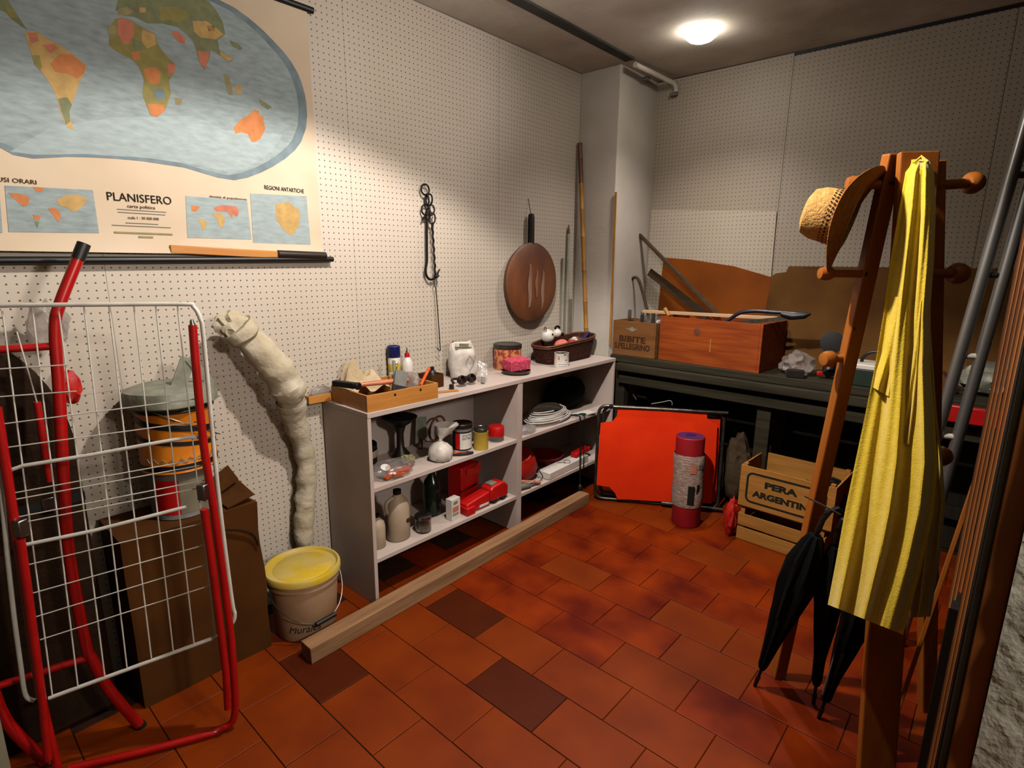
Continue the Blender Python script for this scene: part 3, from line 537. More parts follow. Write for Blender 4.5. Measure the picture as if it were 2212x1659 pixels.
# ------------------------------------------------------------------ left unit, middle board
Z2, Z3 = .5683, .2263
t = thing('tied_bag', 'small white plastic bag knotted at the neck on the middle board', 'bag', (-2.045, 1.765, Z2)); bc = V((-2.045, 1.765, Z2))
b = B().lathe([(0, 0), (.045, .0005), (.058, .012), (.062, .04), (.056, .066), (.036, .085), (.014, .096), (.009, .103), (.014, .112), (.036, .13), (.062, .165), (.058, .162), (.024, .122), (0, .112)], bc, seg=30)
for q in b.b.verts:
    p = q.co - bc; k = noise.noise(V((atan2(p.y, p.x) * 3.2, p.z * 14, 0)))
    if p.z > .01: q.co.x += p.x * .16 * k; q.co.y += p.y * .16 * k
    if p.z > .1: q.co += V((-.15, .75, .12)) * (p.z - .1); 
part('pouch', b, M['whitebag'], t); part('knot', B().lathe([(.009, -.005), (.013, 0), (.009, .005)], bc + V((0, 0, .103)), seg=14), M['clear2'], t)
def labelled_can(name, label, c, r, h, body, lidm, lidlabel, lidr=None):
    t = thing(name, label, 'can', c); b = B(); frustum_can(b, c, r, h); part('body', b, M[body], t); lidr = lidr or r * 1.0
    part('lid', B().lathe([(0, h - .002), (lidr, h - .002), (lidr * 1.02, h + .001), (lidr * 1.02, h + .018), (lidr * .97, h + .021), (lidr * .9, h + .018), (0, h + .018)], c, seg=28), M[lidm], t, lidlabel); return t
jc = (-2.10, 1.965, Z2); t = labelled_can('paint_jar', 'dark-lidded paint jar with a white and red label on the middle board', jc, .052, .122, 'dark', 'brownglass', 'wide dark screw lid', .056)
part('white_label', wrapband(jc, .0526, RAD(-55), RAD(35), .008, .095), M['white'], t); part('red_label', wrapband(jc, .0527, RAD(-85), RAD(-56), .008, .095), M['redp'], t); part('white_band', wrapband(jc, .0535, RAD(-110), RAD(60), .103, .119), M['grey'], t)
for s, dz, hh in (('SMALTO', .083, .010), ('EXTRA', .066, .013)): text(s, .05 if hh > .008 else .03, hh, (jc[0] + .053 * cos(RAD(-12)), jc[1] + .053 * sin(RAD(-12)), jc[2] + dz), (0, 1, 0), (0, 0, 1), M['ink'], t, wrap=((jc[0], jc[1]), .0527))
yc = (-2.02, 2.028, Z2); t = labelled_can('olive_can', 'olive yellow can without its lid, between the paint jar and the red jar', yc, .0405, .098, 'olivepaint', 'oldsteel', 'dull metal rim', .036); part('orange_mark', wrapband(yc, .041, RAD(18), RAD(50), .05, .09), M['orangep'], t)
rc = (-2.055, 2.185, Z2); t = thing('red_jar', 'short red-topped jar at the right end of the left unit, middle board', 'jar', rc); part('base', B().lathe([(0, 0), (.04, 0), (.044, .006), (.044, .03), (0, .03)], rc), M['clear'], t, 'clear base'); part('cap', B().lathe([(0, .0302), (.0445, .0302), (.0455, .034), (.0455, .078), (.042, .085), (0, .087)], rc), M['redp'], t)
t = thing('utility_knife', 'black and orange utility knife lying in front of the tied white bag', 'knife', (-2.0, 1.89, Z2)); part('body', B().tube([(-2.04, 1.840, Z2 + .012), (-2.015, 1.870, Z2 + .012), (-1.996, 1.905, Z2 + .012), (-1.985, 1.935, Z2 + .009)], .011, 8, rr=[.009, .012, .012, .007]), M['dark'], t); part('insert', B().bar((-2.03, 1.84, Z2 + .0185), (-1.995, 1.892, Z2 + .0195), .006, .008, (1, 0, 0)), M['orangep'], t, 'orange insert', bev=.001)
# clear bag of orange clips
t = thing('bag_of_clips', 'flat clear plastic bag of orange plastic clips at the left of the middle board', 'bag', (-2.06, 1.47, Z2))
part('film', B().blob((-2.06, 1.475, Z2 + .034), (.075, .115, .036), .22, 2.5, 3, flat=-.033), M['clear'], t)
for i, (x, y, r) in enumerate(((-2.02, 1.43, .3), (-2.03, 1.50, -.4), (-2.06, 1.46, .9), (-2.04, 1.54, .1), (-2.0, 1.47, -.2))): part('clip', B().box((x, y, Z2 + .014 + .006 * (i % 3)), (.022, .055, .012), rz=r), M['orangep'], t, bev=.003)
part('white_tag', B().lathe([(0, 0), (.022, 0), (.022, .001), (0, .001)], (-2.03, 1.42, Z2 + .058), (.4, -.1, .9)), M['white'], t, 'round white paper tag'); part('green_fold', B().blob((-2.09, 1.595, Z2 + .03), (.03, .035, .028), .5, 4, 9, flat=-.028), M['land_khaki'], t, 'yellowish folded end')
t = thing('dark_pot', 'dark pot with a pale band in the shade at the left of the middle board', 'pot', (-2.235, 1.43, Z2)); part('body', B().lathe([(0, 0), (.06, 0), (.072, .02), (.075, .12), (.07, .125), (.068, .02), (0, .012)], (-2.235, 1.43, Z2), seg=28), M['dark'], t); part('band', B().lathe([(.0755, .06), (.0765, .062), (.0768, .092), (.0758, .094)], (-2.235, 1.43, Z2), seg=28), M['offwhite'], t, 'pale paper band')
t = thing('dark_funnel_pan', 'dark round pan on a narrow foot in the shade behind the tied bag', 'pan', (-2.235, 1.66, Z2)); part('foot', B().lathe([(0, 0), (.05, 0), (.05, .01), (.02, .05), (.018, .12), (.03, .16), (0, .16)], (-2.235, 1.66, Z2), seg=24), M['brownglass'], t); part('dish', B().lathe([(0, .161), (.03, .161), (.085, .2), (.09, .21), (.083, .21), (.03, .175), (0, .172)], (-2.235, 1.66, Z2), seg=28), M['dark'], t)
t = thing('wall_scraper', 'broad pale metal scraper blade standing in the shade beside the dark pan', 'scraper', (-2.27, 1.80, Z2)); part('blade', B().prism([(-2.26, 1.775, Z2 + .03), (-2.26, 1.85, Z2 + .05), (-2.28, 1.87, Z2 + .16), (-2.28, 1.80, Z2 + .17)], (.002, 0, 0)), M['greybag'], t); part('handle', B().cyl((-2.25, 1.80, Z2 + .0), (-2.262, 1.815, Z2 + .05), .012), M['copper'], t)
solo('cord_loop', B().tube(arc((-2.26, 1.93, Z2 + .082), .07, 0, 2 * pi, 24, (0, .8, .1), (.1, 0, 1))[:-1], .006, 8, True), M['copper'], 'loop of reddish cord standing in the shade behind the tied white bag', 'cord')

# ------------------------------------------------------------------ left unit, bottom board
def jug(name, label, c, wx, wy, h, m='offwhite'):
    t = thing(name, label, 'jug', c); b = B().lathe([(0, 0), (.9, 0), (1, .03), (1, .62), (.86, .76), (.4, .88), (.3, .9), (.3, .94), (0, .94)], seg=28); k = 1
    for q in b.b.verts: q.co = V((q.co.x * wx, q.co.y * wy, q.co.z * h)) + V(c)
    part('body', b, M[m], t); part('cap', B().lathe([(0, .92 * h), (wx * .38, .92 * h), (wx * .38, h), (0, h)], c), M['dark'], t, 'dark cap'); return t
t = jug('white_jug', 'tall dirty white plastic jug on the bottom board, second from the left', (-2.075, 1.512, Z3), .052, .06, .25); part('handle', B().tube(smooth([(-2.075, 1.485, Z3 + .215), (-2.075, 1.45, Z3 + .2), (-2.075, 1.447, Z3 + .16), (-2.075, 1.462, Z3 + .14)]), .009, 8), M['offwhite'], t)
part('dark_stain', B().blob((-2.0235, 1.535, Z3 + .10), (.0015, .014, .012), .3, 3, 71, 2), M['inkbrown'], t)
jug('short_jug', 'short beige plastic bottle at the left end of the bottom board', (-2.075, 1.392, Z3), .036, .038, .165)
t = thing('glass_jar', 'small clear glass jar half full, right of the tall white jug', 'jar', (-2.04, 1.638, Z3)); part('glass', B().lathe([(0, 0), (.036, 0), (.04, .006), (.04, .075), (.037, .082), (.034, .08), (.036, .07), (.036, .008), (0, .006)], (-2.04, 1.638, Z3), seg=28), M['glass'], t); part('contents', B().lathe([(0, .0065), (.0355, .0085), (.0355, .035), (0, .038)], (-2.04, 1.638, Z3), seg=24), M['offwhite'], t, 'pale contents'); part('lid', B().lathe([(.0405, .07), (.0415, .071), (.0415, .088), (.038, .09), (0, .09)], (-2.04, 1.638, Z3), seg=28), M['steel'], t)
solo('dark_green_bottle', B().lathe([(0, 0), (.045, 0), (.048, .006), (.048, .16), (.04, .19), (.018, .22), (.016, .27), (0, .27)], (-2.16, 1.80, Z3), seg=28), M['bottlegreen'], 'dark green bottle standing in the shade behind the small white carton', 'bottle')
t = thing('white_carton', 'small white printed carton standing in front of the red truck', 'carton', (-2.035, 1.835, Z3)); part('carton', B().box((-2.035, 1.835, Z3 + .058), (.042, .066, .115), rz=.1), M['white'], t, sm=False, bev=.001)
part('printed_band', B().box((-2.0125, 1.8335, Z3 + .06), (.0012, .045, .028), rz=.1), M['land_pinkish'], t); part('printed_patch', B().box((-2.0125, 1.8335, Z3 + .095), (.0012, .03, .014), rz=.1), M['land_green'], t); part('printed_band', B().box((-2.0125, 1.8335, Z3 + .032), (.0012, .045, .010), rz=.1), M['land_khaki'], t)
t = thing('red_tool_box', 'glossy red tin box standing behind the red toy truck', 'box', (-2.15, 2.02, Z3)); part('box', B().box((-2.15, 2.02, Z3 + .115), (.10, .16, .225), rz=.15), M['redp'], t, bev=.008); part('steel_edge', B().box((-2.098, 2.012, Z3 + .098), (.004, .14, .012), rz=.15), M['steel'], t)
part('flap', B().prism([(-2.09, 1.99, Z3 + .18), (-2.085, 2.09, Z3 + .17), (-2.085, 2.09, Z3 + .245), (-2.088, 2.05, Z3 + .21), (-2.09, 1.99, Z3 + .215)], (-.004, 0, 0)), M['redbag'], t)
t = thing('toy_truck', 'red plastic toy truck parked at the right of the bottom board', 'toy', (-2.04, 2.04, Z3))
part('hood', B().prism([(-2.0, 1.895, Z3 + .004), (-2.0, 2.08, Z3 + .004), (-2.0, 2.08, Z3 + .085), (-2.0, 1.98, Z3 + .072), (-2.0, 1.905, Z3 + .06)], (-.075, 0, 0)), M['redp'], t, bev=.008, bs=3); part('cab', B().prism([(-1.995, 2.082, Z3 + .02), (-1.995, 2.225, Z3 + .02), (-1.995, 2.225, Z3 + .085), (-1.995, 2.19, Z3 + .112), (-1.995, 2.105, Z3 + .105), (-1.995, 2.082, Z3 + .09)], (-.085, 0, 0)), M['redp'], t, bev=.01, bs=3)
part('front_block', B().box((-2.03, 1.925, Z3 + .022), (.085, .06, .044)), M['redp'], t, bev=.004); part('white_plate', B().box((-1.9985, 2.03, Z3 + .022), (.002, .07, .012)), M['white'], t); part('windscreen', B().box((-2.037, 2.125, Z3 + .111), (.05, .045, .006), rx=.08), M['greybag'], t)
for yy in (2.12, 2.19): part('wheel', B().cyl((-2.08, yy, Z3 + .018), (-1.998, yy, Z3 + .018), .018), M['dark'], t)

# ------------------------------------------------------------------ right unit
rr = random.Random(5); b = B()
cc = V((-2.09, 2.70, Z2 + .012)); pts = []
for k in range(7 * 36):
    a = 2 * pi * k / 36; rad = 1 - .05 * (k // 36) + .03 * sin(k * .043); pts.append(cc + V((.095 * rad * cos(a), .20 * rad * sin(a), .008 + .0085 * (k / 36) * 1.0 + .02 * max(0, -cos(a)) + .003 * sin(k * .31))))
solo('coiled_cable', B().tube(pts, .0045, 6), M['cable'], 'coil of white electric cable on the middle board of the right unit', 'cable')
solo('dark_duffel', B().blob((-2.20, 3.03, Z2 + .105), (.105, .19, .115), .18, 2.2, 12, flat=-.104), M['black'], 'slumped black bag at the back right of the middle board', 'bag')
t = thing('seed_packet', 'flat white printed packet at the front edge right of the cable coil', 'packet', (-2.015, 2.98, Z2)); part('packet', B().box((-2.015, 2.985, Z2 + .005), (.075, .16, .009), rz=-.12), M['white'], t, bev=.002); part('green_print', B().lathe([(0, 0), (.024, 0), (.024, .0006), (0, .0006)], (-2.0, 2.95, Z2 + .0096), ell=1.3), M['green'], t)
solo('clear_pack', B().blob((-2.03, 2.41, Z2 + .022), (.045, .075, .022), .3, 3, 15, flat=-.0215), M['clear'], 'shiny clear plastic pack beside the divider under the cable coil', 'packet')
t = thing('black_lead', 'black electric lead with a plug hanging down from the middle board', 'cable', (-1.965, 2.9, .25)); part('lead', B().tube(smooth([(-2.06, 2.84, Z2 + .012), (-2.0, 2.86, Z2 + .02), (-1.968, 2.875, Z2 + .015), (-1.962, 2.88, Z2 - .05), (-1.962, 2.885, .40), (-1.962, 2.89, .25), (-1.962, 2.895, .17), (-1.962, 2.90, .10)]), .005, 7), M['dark'], t); part('lead', B().tube(smooth([(-2.05, 2.87, Z2 + .012), (-1.966, 2.915, Z2 + .014), (-1.958, 2.92, Z2 - .06), (-1.96, 2.925, .36), (-1.962, 2.93, .22)]), .0035, 7), M['dark'], t); part('plug', B().lathe([(0, 0), (.012, 0), (.018, .02), (.015, .045), (.006, .055), (0, .055)], (-1.962, 2.90, .06)), M['dark'], t)
solo('red_nylon_bag', B().blob((-2.10, 2.475, Z3 + .10), (.07, .10, .105), .25, 2.5, 21, flat=-.0995), M['redbag'], 'slumped red nylon bag on the bottom board against the divider', 'bag')
solo('black_string', B().tube(smooth([(-2.028, 2.52, Z3 + .13), (-2.018, 2.535, Z3 + .07), (-2.008, 2.555, Z3 + .03), (-2.012, 2.535, Z3 + .008), (-2.02, 2.51, Z3 + .006)]), .003, 6), M['dark'], 'black cord curling down the front of the red nylon bag', 'cord')
solo('long_white_box', B().box((-2.035, 2.815, Z3 + .024), (.09, .45, .046), rz=.04), M['white'], 'long flat white box lying on the bottom board of the right unit', 'box', bev=.004)
t = thing('string_scrap', 'tangle of thin string lying on the long flat white box', 'string', (-2.0, 2.83, Z3 + .047)); part('string', B().tube(smooth([(-2.06, 2.77, Z3 + .05), (-2.02, 2.80, Z3 + .052), (-1.997, 2.82, Z3 + .05), (-2.02, 2.85, Z3 + .055), (-2.05, 2.83, Z3 + .05), (-2.01, 2.79, Z3 + .05)]), .0015, 5), M['inkbrown'], t)
solo('crimson_bowl', B().lathe([(0, 0), (.05, 0), (.10, .05), (.12, .075), (.114, .075), (.09, .05), (0, .01)], (-2.18, 2.80, Z3 + .0), seg=30), M['pvc'], 'dark crimson bowl in the shade behind the long white box', 'bowl')
solo('red_packet', B().box((-2.05, 3.02, Z3 + .065), (.05, .19, .032), rz=.1), M['redp'], 'flat red packet on top of the long white box, far end', 'packet', bev=.004)
t = thing('paint_roller', 'small worn paint roller with a pinkish handle at the front of the bottom board', 'roller', (-2.01, 2.43, Z3)); part('handle', B().tube([(-2.045, 2.36, Z3 + .045), (-2.01, 2.43, Z3 + .03), (-1.985, 2.50, Z3 + .016)], .012, 9), M['land_pinkish'], t); part('sleeve', B().cyl((-2.02, 2.335, Z3 + .02), (-2.0, 2.42, Z3 + .019), .0185), M['grey'], t)
solo('wire_tangle', B().tube(smooth([(-2.0, 2.38, Z3 + .042), (-1.99, 2.42, Z3 + .035), (-1.985, 2.46, Z3 + .03), (-2.0, 2.49, Z3 + .034), (-1.99, 2.45, Z3 + .038), (-1.985, 2.40, Z3 + .04)]), .0022, 5), M['cable'], 'little tangle of white wire over the paint roller', 'wire')

# ------------------------------------------------------------------ hanging on the left wall
t = thing('hook_chain', 'black wrought iron chain with two long hooks hanging on the pegboard', 'chain', (-2.31, 1.95, 1.46)); XH = -2.318
def ring(c, ry, rz, tl=0, tw=0, r=.0045):
    return B().tube([V(c) + V((ry * sin(tw) * cos(a), ry * cos(tw) * cos(a) + rz * sin(a) * sin(tl), rz * sin(a) * cos(tl))) for a in (2 * pi * i / 28 for i in range(28))], r, 8, True)
for c, ry, rz, tl, tw in (((XH, 1.931, 1.905), .026, .026, 0, 0), ((XH + .006, 1.951, 1.857), .016, .028, .1, .9), ((XH + .006, 1.937, 1.857), .010, .026, -.05, 1.2), ((XH, 1.931, 1.806), .024, .026, 0, .1), ((XH + .01, 1.957, 1.806), .018, .026, .1, .6), ((XH + .005, 1.942, 1.785), .012, .028, .1, 1.0), ((XH + .012, 1.963, 1.765), .016, .028, .05, .5)): part('link', ring(c, ry, rz, tl, tw), M['iron'], t)
hp = smooth([(XH, 1.905, 1.752), (XH, 1.913, 1.765), (XH, 1.927, 1.768), (XH, 1.937, 1.755), (XH, 1.936, 1.70), (XH, 1.934, 1.62), (XH, 1.932, 1.55), (XH, 1.922, 1.505), (XH, 1.927, 1.475), (XH, 1.947, 1.456), (XH, 1.975, 1.458), (XH + .004, 1.993, 1.475), (XH + .008, 2.003, 1.497), (XH + .01, 2.012, 1.508)])
part('hook', B().tube(hp, .006, 8, rr=[.004 + .0025 * min(1, min(i, len(hp) - 1 - i) / 8) for i in range(len(hp))]), M['iron'], t)
tw = [(XH + .012 + .002 * cos(i * 1.3), 1.962 + .0005 * i + .002 * sin(i * 1.3), 1.745 - .0088 * i) for i in range(30)] + [(XH + .012, 1.974, 1.474), (XH + .014, 1.985, 1.466), (XH + .016, 1.998, 1.476)]
part('twisted_hook', B().tube(tw, .0058, 7), M['iron'], t); part('nail', B().cyl((XL + .0004, 1.931, 1.926), (XH + .01, 1.931, 1.929), .003), M['iron'], t)
t = thing('hooked_rod', 'long thin black rod with a hooked end hanging from the iron chain', 'rod', (-2.30, 1.98, 1.08))
part('eye', ring((XH + .012, 1.978, 1.437), .008, .022, 0, .3, .002), M['iron'], t); part('shaft', B().tube([(XH + .012, 1.979, 1.416), (XH + .016, 1.988, 1.25), (XH + .02, 1.996, 1.08), (XH + .021, 1.996, 1.072), (XH + .019, 1.990, 1.074), (XH + .016, 1.975, 1.088)], .0028, 7), M['iron'], t)
t = thing('hanging_pan', 'old brown copper warming pan with a short charred handle hung on the wall', 'pan', (-2.31, 2.76, 1.16)); pc = V((XL + .001, 2.77, 1.422))
part('bowl', B().lathe([(0, .004), (.212, .004), (.230, .012), (.247, .04), (.247, .05), (.237, .058), (.12, .068), (0, .07)], pc, (1, 0, 0), 48, ell=1.0), M['pancopper'], t)
for y, wd, z0, z1 in ((2.72, .036, 1.27, 1.54), (2.785, .028, 1.33, 1.50), (2.85, .034, 1.25, 1.50)):
    part('worn_streak', B().grid(3, 10, lambda u, v: (pc.x + .0752 - .0165 * (hypot(y + (u - .5) * wd - pc.y, z0 + (z1 - z0) * v - pc.z) / .228) ** 2.2, y + (u - .5) * wd * (.4 + .6 * sin(pi * v)) + .004 * sin(v * 9), z0 + (z1 - z0) * v)), M['copperworn'], t, 'paler worn streak', sm=True)
part('handle', B().lathe([(0, 0), (.022, 0), (.025, .03), (.025, .19), (.02, .215), (0, .22)], (pc.x + .033, 2.768, 1.625), (0, 0, 1), 16, ell=.6), M['blackwood'], t, 'charred wooden handle', bev=0)
part('hanging_wire', B().tube([(pc.x + .03, 2.768, 1.84), (pc.x + .015, 2.77, 1.89), (pc.x + .003, 2.772, 1.935)], .0018, 6), M['iron'], t)

# poles in the corner
bp = [V((-2.322, 3.275, 2.33)), V((-2.205, 3.281, ZT + .001))]; t = thing('bamboo_pole', 'tall bamboo pole leaning in the corner beside the masonry pier', 'pole', bp[1])
d = bp[0] - bp[1]; cuts = [0, .13, .26, .41, .57, .70, .82, .93, 1]
pb = thing
for a, c in zip(cuts, cuts[1:]): part('cane_joint', B().lathe([(0, .0005), (.0165, .0005), (.0145, .012), (.014, d.length * (c - a) - .012), (.0165, d.length * (c - a) - .0005), (0, d.length * (c - a) - .0005)], bp[1] + d * a, d, 14), M['bamboo'] if c < .9 else M['copper'], t)
for nm, lab, x, y, z1, r, tip in (('lighting_tube', 'white tube with a brown pointed tip standing in the corner', -2.324, 3.19, 1.74, .0105, 1), ('lighting_tube', 'shorter white tube, left of the brown-tipped one in the corner', -2.324, 3.14, 1.58, .0105, 0), ('lighting_tube', 'shortest clear tube standing in front of the bamboo pole', -2.322, 3.235, 1.30, .0105, 0)):
    t = thing(nm, lab, 'tube', (x, y, ZT + .0055)); part('tube', B().cyl((x, y, ZT + .0065), (x - .006, y, z1), r), M['tubeglass'] if z1 > 1.4 else M['glass'], t)
    part('end_cap', B().cyl((x, y, ZT + .006), (x - .001, y, ZT + .05), r * 1.25), M['grey'], t)
    if tip: part('tip', B().cyl((x - .006, y, z1 + .0003), (x - .0065, y, z1 + .06), .0105, .003), M['copper'], t, 'brown pointed tip')
solo('thin_lath', B().bar((-2.028, 3.296, 1.0), (-2.036, 3.294, 2.0), .014, .006, (1, 0, 0)), M['bamboo'], 'thin honey coloured lath standing against the edge of the pier', 'lath')

# ------------------------------------------------------------------ workbench
t = thing('workbench', 'long dark timber workbench along the back wall', 'workbench', (-.8, 3.52, 0)); WX0, WX1, WY0, WY1, WZ = -2.04, .58, 3.325, 3.775, .928
for i in range(4):
    y0 = WY0 + i * .1125; part('top_plank', B().bx(WX0, WX1, y0 + .001, y0 + .1115, WZ - .045, WZ - .001 * (i % 2)), M['bench'], t, sm=False, bev=.004)
part('front_plank', B().bx(WX0 + .075, WX1, WY0 - .045, WY0 - .001, WZ - .095, WZ - .045), M['bench'], t, sm=False, bev=.005); part('lower_rail', B().bx(WX0 + .07, WX1, WY0 + .002, WY0 + .04, WZ - .19, WZ - .135), M['bench'], t, sm=False, bev=.004)
for x in (-1.98, -1.0, .2):
    for y in (WY0 + .07, WY1 - .05): part('leg', B().bx(x - .04, x + .04, y - .03, y + .03, 0, WZ - .0455), M['bench'], t, sm=False, bev=.004)
part('shade_board', B().bx(WX0, WX1, WY1 + .0005, WY1 + .003, .0008, WZ - .05), M['darkwood'], t, sm=False); part('stretcher', B().bx(-1.94, .16, WY1 - .07, WY1 - .03, .2, .27), M['darkwood'], t, sm=False, bev=.003)  # dark board added below the bench, stands in for the black shade there
# drinks crate
WZ += .0006
t, Mx = open_box('drinks_crate', 'small wooden drinks crate with faded lettering at the left end of the workbench', 'crate', (-1.885, 3.475), (.325, .235, .235), RAD(0), M['crate_old'], .014, WZ)
fo = V((-1.905, 3.3570, WZ)); text('BIBITE', .20, .042, fo + V((.012, 0, .115)), (1, 0, 0), (0, 0, 1), M['inkbrown'], t, bold=.035); text('S.PELLEGRINO', .27, .042, fo + V((.012, 0, .065)), (1, 0, 0), (0, 0, 1), M['inkbrown'], t, bold=.035)
part('printed_emblem', B().prism([fo + V(p) for p in ((-.05, -.0004, .185), (-.02, -.0004, .178), (.01, -.0004, .165), (.05, -.0004, .19), (.02, -.0004, .188), (.01, -.0004, .2), (-.01, -.0004, .19))], (0, -.0004, 0)), M['greybag'], t, 'faded grey star-like emblem', sm=False)
for i, (x, y, h) in enumerate(((-1.97, 3.44, .30), (-1.88, 3.45, .27), (-1.80, 3.46, .285), (-1.92, 3.53, .28))):
    z = WZ + .0065; solo('clear_bottle', B().lathe([(0, 0), (.032, 0), (.035, .006), (.035, h * .55), (.014, h * .78), (.013, h), (.010, h), (.011, h * .78), (.031, h * .54), (.031, .008), (0, .006)], (x, y, z), seg=20), M['glass'], ['clear glass bottle nearest the pier in the drinks crate', 'clear glass bottle in the middle of the drinks crate', 'clear glass bottle beside the big pine box in the drinks crate', 'clear glass bottle at the back of the drinks crate'][i], 'bottle', 'clear bottles in the drinks crate')
solo('crumpled_film', B().blob((-1.84, 3.53, WZ + .225), (.10, .045, .05), .4, 3, 31), M['clear'], 'crumpled clear film bulging out of the drinks crate', 'film')
t = thing('walking_stick', 'bent walking stick with a crook handle standing in the drinks crate', 'stick', (-1.86, 3.58, WZ + .007)); cs = smooth([(-1.83, 3.56, WZ + .008), (-1.90, 3.57, 1.20), (-1.96, 3.58, 1.36), (-1.995, 3.58, 1.435), (-2.025, 3.58, 1.452), (-2.055, 3.58, 1.43), (-2.068, 3.58, 1.39)], 5); part('shaft', B().tube(cs, .011, 10), M['plank'], t)
# pine box, its bow saw and sticks
PBZ = WZ; t, PX = open_box('pine_box', 'big reddish pine box on the workbench, with a dovetailed corner', 'box', (-1.362, 3.54), (.66, .37, .285), RAD(-3.5), M['pine_x'], .016, PBZ, boards=2)
b = B(); b.T = PX; b.lathe([(0, 0), (.022, 0), (.018, .0008), (0, .001)], (-.07, -.1852, .205), (0, -1, 0), ell=1.2); part('wood_knot', b, M['copper'], t, 'dark wood knot')
b = B(); b.T = PX; b.bx(.02, .026, -.1862, -.1853, .09, .17); part('pale_scratch', b, M['bamboo'], t)
solo('pale_batten', B().bar((-1.90, 3.50, PBZ + .2955), (-1.04, 3.56, PBZ + .306), .035, .02, (0, 1, 0)), M['palewood'], 'long pale batten laid across the drinks crate and the pine box', 'batten', bev=.002)
t = thing('bow_saw', 'bow saw with a dark blue tubular frame resting on the pine box', 'saw', (-1.05, 3.45, PBZ + .29)); sp = smooth([(-1.31, 3.40, PBZ + .25), (-1.27, 3.405, PBZ + .29), (-1.21, 3.41, PBZ + .335), (-1.13, 3.415, PBZ + .352), (-1.02, 3.42, PBZ + .352), (-.90, 3.425, PBZ + .352), (-.855, 3.43, PBZ + .352)], 5)
part('frame', B().tube(sp, .011, 10), M['nightblue'], t, 'dark blue tubular bow'); part('blade', B().bar((-1.29, 3.40, PBZ + .262), (-.86, 3.43, PBZ + .338), .0016, .022, (0, 1, 0)), M['oldsteel'], t); part('grip', B().tube([(-.98, 3.418, PBZ + .345), (-.92, 3.422, PBZ + .335), (-.86, 3.428, PBZ + .343), (-.83, 3.43, PBZ + .355)], .02, 10, rr=[.014, .021, .019, .006]), M['dark'], t, 'black grip')
solo('peg_stub', B().cyl((-1.655, 3.395, PBZ + .29), (-1.69, 3.395, PBZ + .335), .011, .014), M['bamboo'], 'short turned wooden stub on the left corner of the pine box', 'stub')
# boards against the back wall
b = B().prism([(-1.93, 3.750, WZ), (-1.16, 3.750, WZ), (-1.155, 3.757, 1.47), (-1.40, 3.758, 1.535), (-1.70, 3.759, 1.577), (-1.905, 3.759, 1.590)], (0, .004, 0)); solo('brown_hardboard', b, M['board1'], 'reddish brown hardboard offcut with a sloping top edge against the back wall', 'board', sm=False)
b = B().prism([(-1.20, 3.725, WZ), (-.02, 3.725, WZ), (-.02, 3.738, 1.54), (-1.06, 3.738, 1.54), (-1.07, 3.738, 1.505), (-1.13, 3.737, 1.495), (-1.15, 3.737, 1.48)], (0, .006, 0)); solo('dusty_hardboard', b, M['board2'], 'wide dusty brown board leaning on the back wall behind the coat rack', 'board', sm=False)
solo('pegboard_offcut', B().prism([(-2.035, 3.766, WZ), (-1.155, 3.766, WZ), (-1.175, 3.773, 1.872), (-2.035, 3.773, 1.925)], (0, .005, 0)), M['peg_off'], 'loose square of white pegboard leaning against the back wall', 'board', sm=False)
solo('long_dark_lath', B().bar((-2.085, 3.66, 1.775), (-1.40, 3.60, 1.215), .030, .02, (0, 1, 0)), M['plank'], 'long dark lath slanting down from the pier to the pine box', 'lath', bev=.002)
solo('wide_dark_plank', B().bar((-1.98, 3.70, 1.49), (-1.50, 3.64, 1.205), .012, .055, (0, 1, 0)), M['plank'], 'wider dark plank slanting below the long lath', 'plank', bev=.004)
# right end of the bench
BZ = WZ
t = thing('angle_grinder', 'black angle grinder with a round guard and a red switch beside the pine box', 'grinder', (-.72, 3.46, BZ)); part('disc_guard', B().lathe([(0, 0), (.058, 0), (.06, .004), (.06, .03), (0, .034)], (-.72, 3.50, BZ + .20), (.2, -1, .1), 28), M['dark'], t); part('body', B().tube([(-.72, 3.50, BZ + .15), (-.715, 3.48, BZ + .09), (-.71, 3.46, BZ + .04), (-.70, 3.45, BZ + .036)], .03, 12, rr=[.026, .03, .034, .03]), M['dark'], t); part('switch', B().box((-.745, 3.425, BZ + .03), (.03, .022, .024), rz=.4), M['redp'], t, 'red switch', bev=.004)
solo('plastic_sheet', B().blob((-.885, 3.50, BZ + .05), (.085, .11, .075), .35, 2.5, 41, flat=-.0495), M['clear2'], 'crumpled dusty plastic sheet on the bench right of the pine box', 'sheet')
solo('dark_offcut', B().box((-.855, 3.365, BZ + .022), (.09, .05, .043), rz=.3), M['darkwood'], 'small dark offcut in front of the crumpled plastic sheet', 'block', bev=.004)
t = thing('green_toolbox', 'dark green metal toolbox with a white lid behind the coat rack', 'toolbox', (-.50, 3.45, BZ)); part('body', B().bx(-.63, -.36, 3.36, 3.55, BZ, BZ + .09), M['green'], t, sm=False, bev=.005); part('lid', B().bx(-.635, -.355, 3.355, 3.555, BZ + .0905, BZ + .115), M['white'], t, 'white lid', sm=False, bev=.004); part('handle', B().tube(arc((-.50, 3.455, BZ + .115), .06, 0, pi, 10, (1, 0, 0), (0, 0, 1)), .009, 8), M['dark'], t)
solo('wooden_mallet', B().cyl((-.23, 3.40, BZ + .055), (-.23, 3.52, BZ + .055), .055), M['copper'], 'reddish brown wooden roll on the bench right of the yellow garment', 'roll', bev=.004)
solo('grey_bag', B().blob((-.02, 3.58, BZ + .08), (.13, .10, .085), .3, 2.5, 44, flat=-.0795), M['greybag'], 'grey plastic bag on the right end of the workbench', 'bag')
solo('red_case', B().box((-.05, 3.263, BZ - .052), (.20, .03, .08)), M['redp'], 'bright red flat case hanging on the bench front behind the steel tubes', 'case', bev=.006)

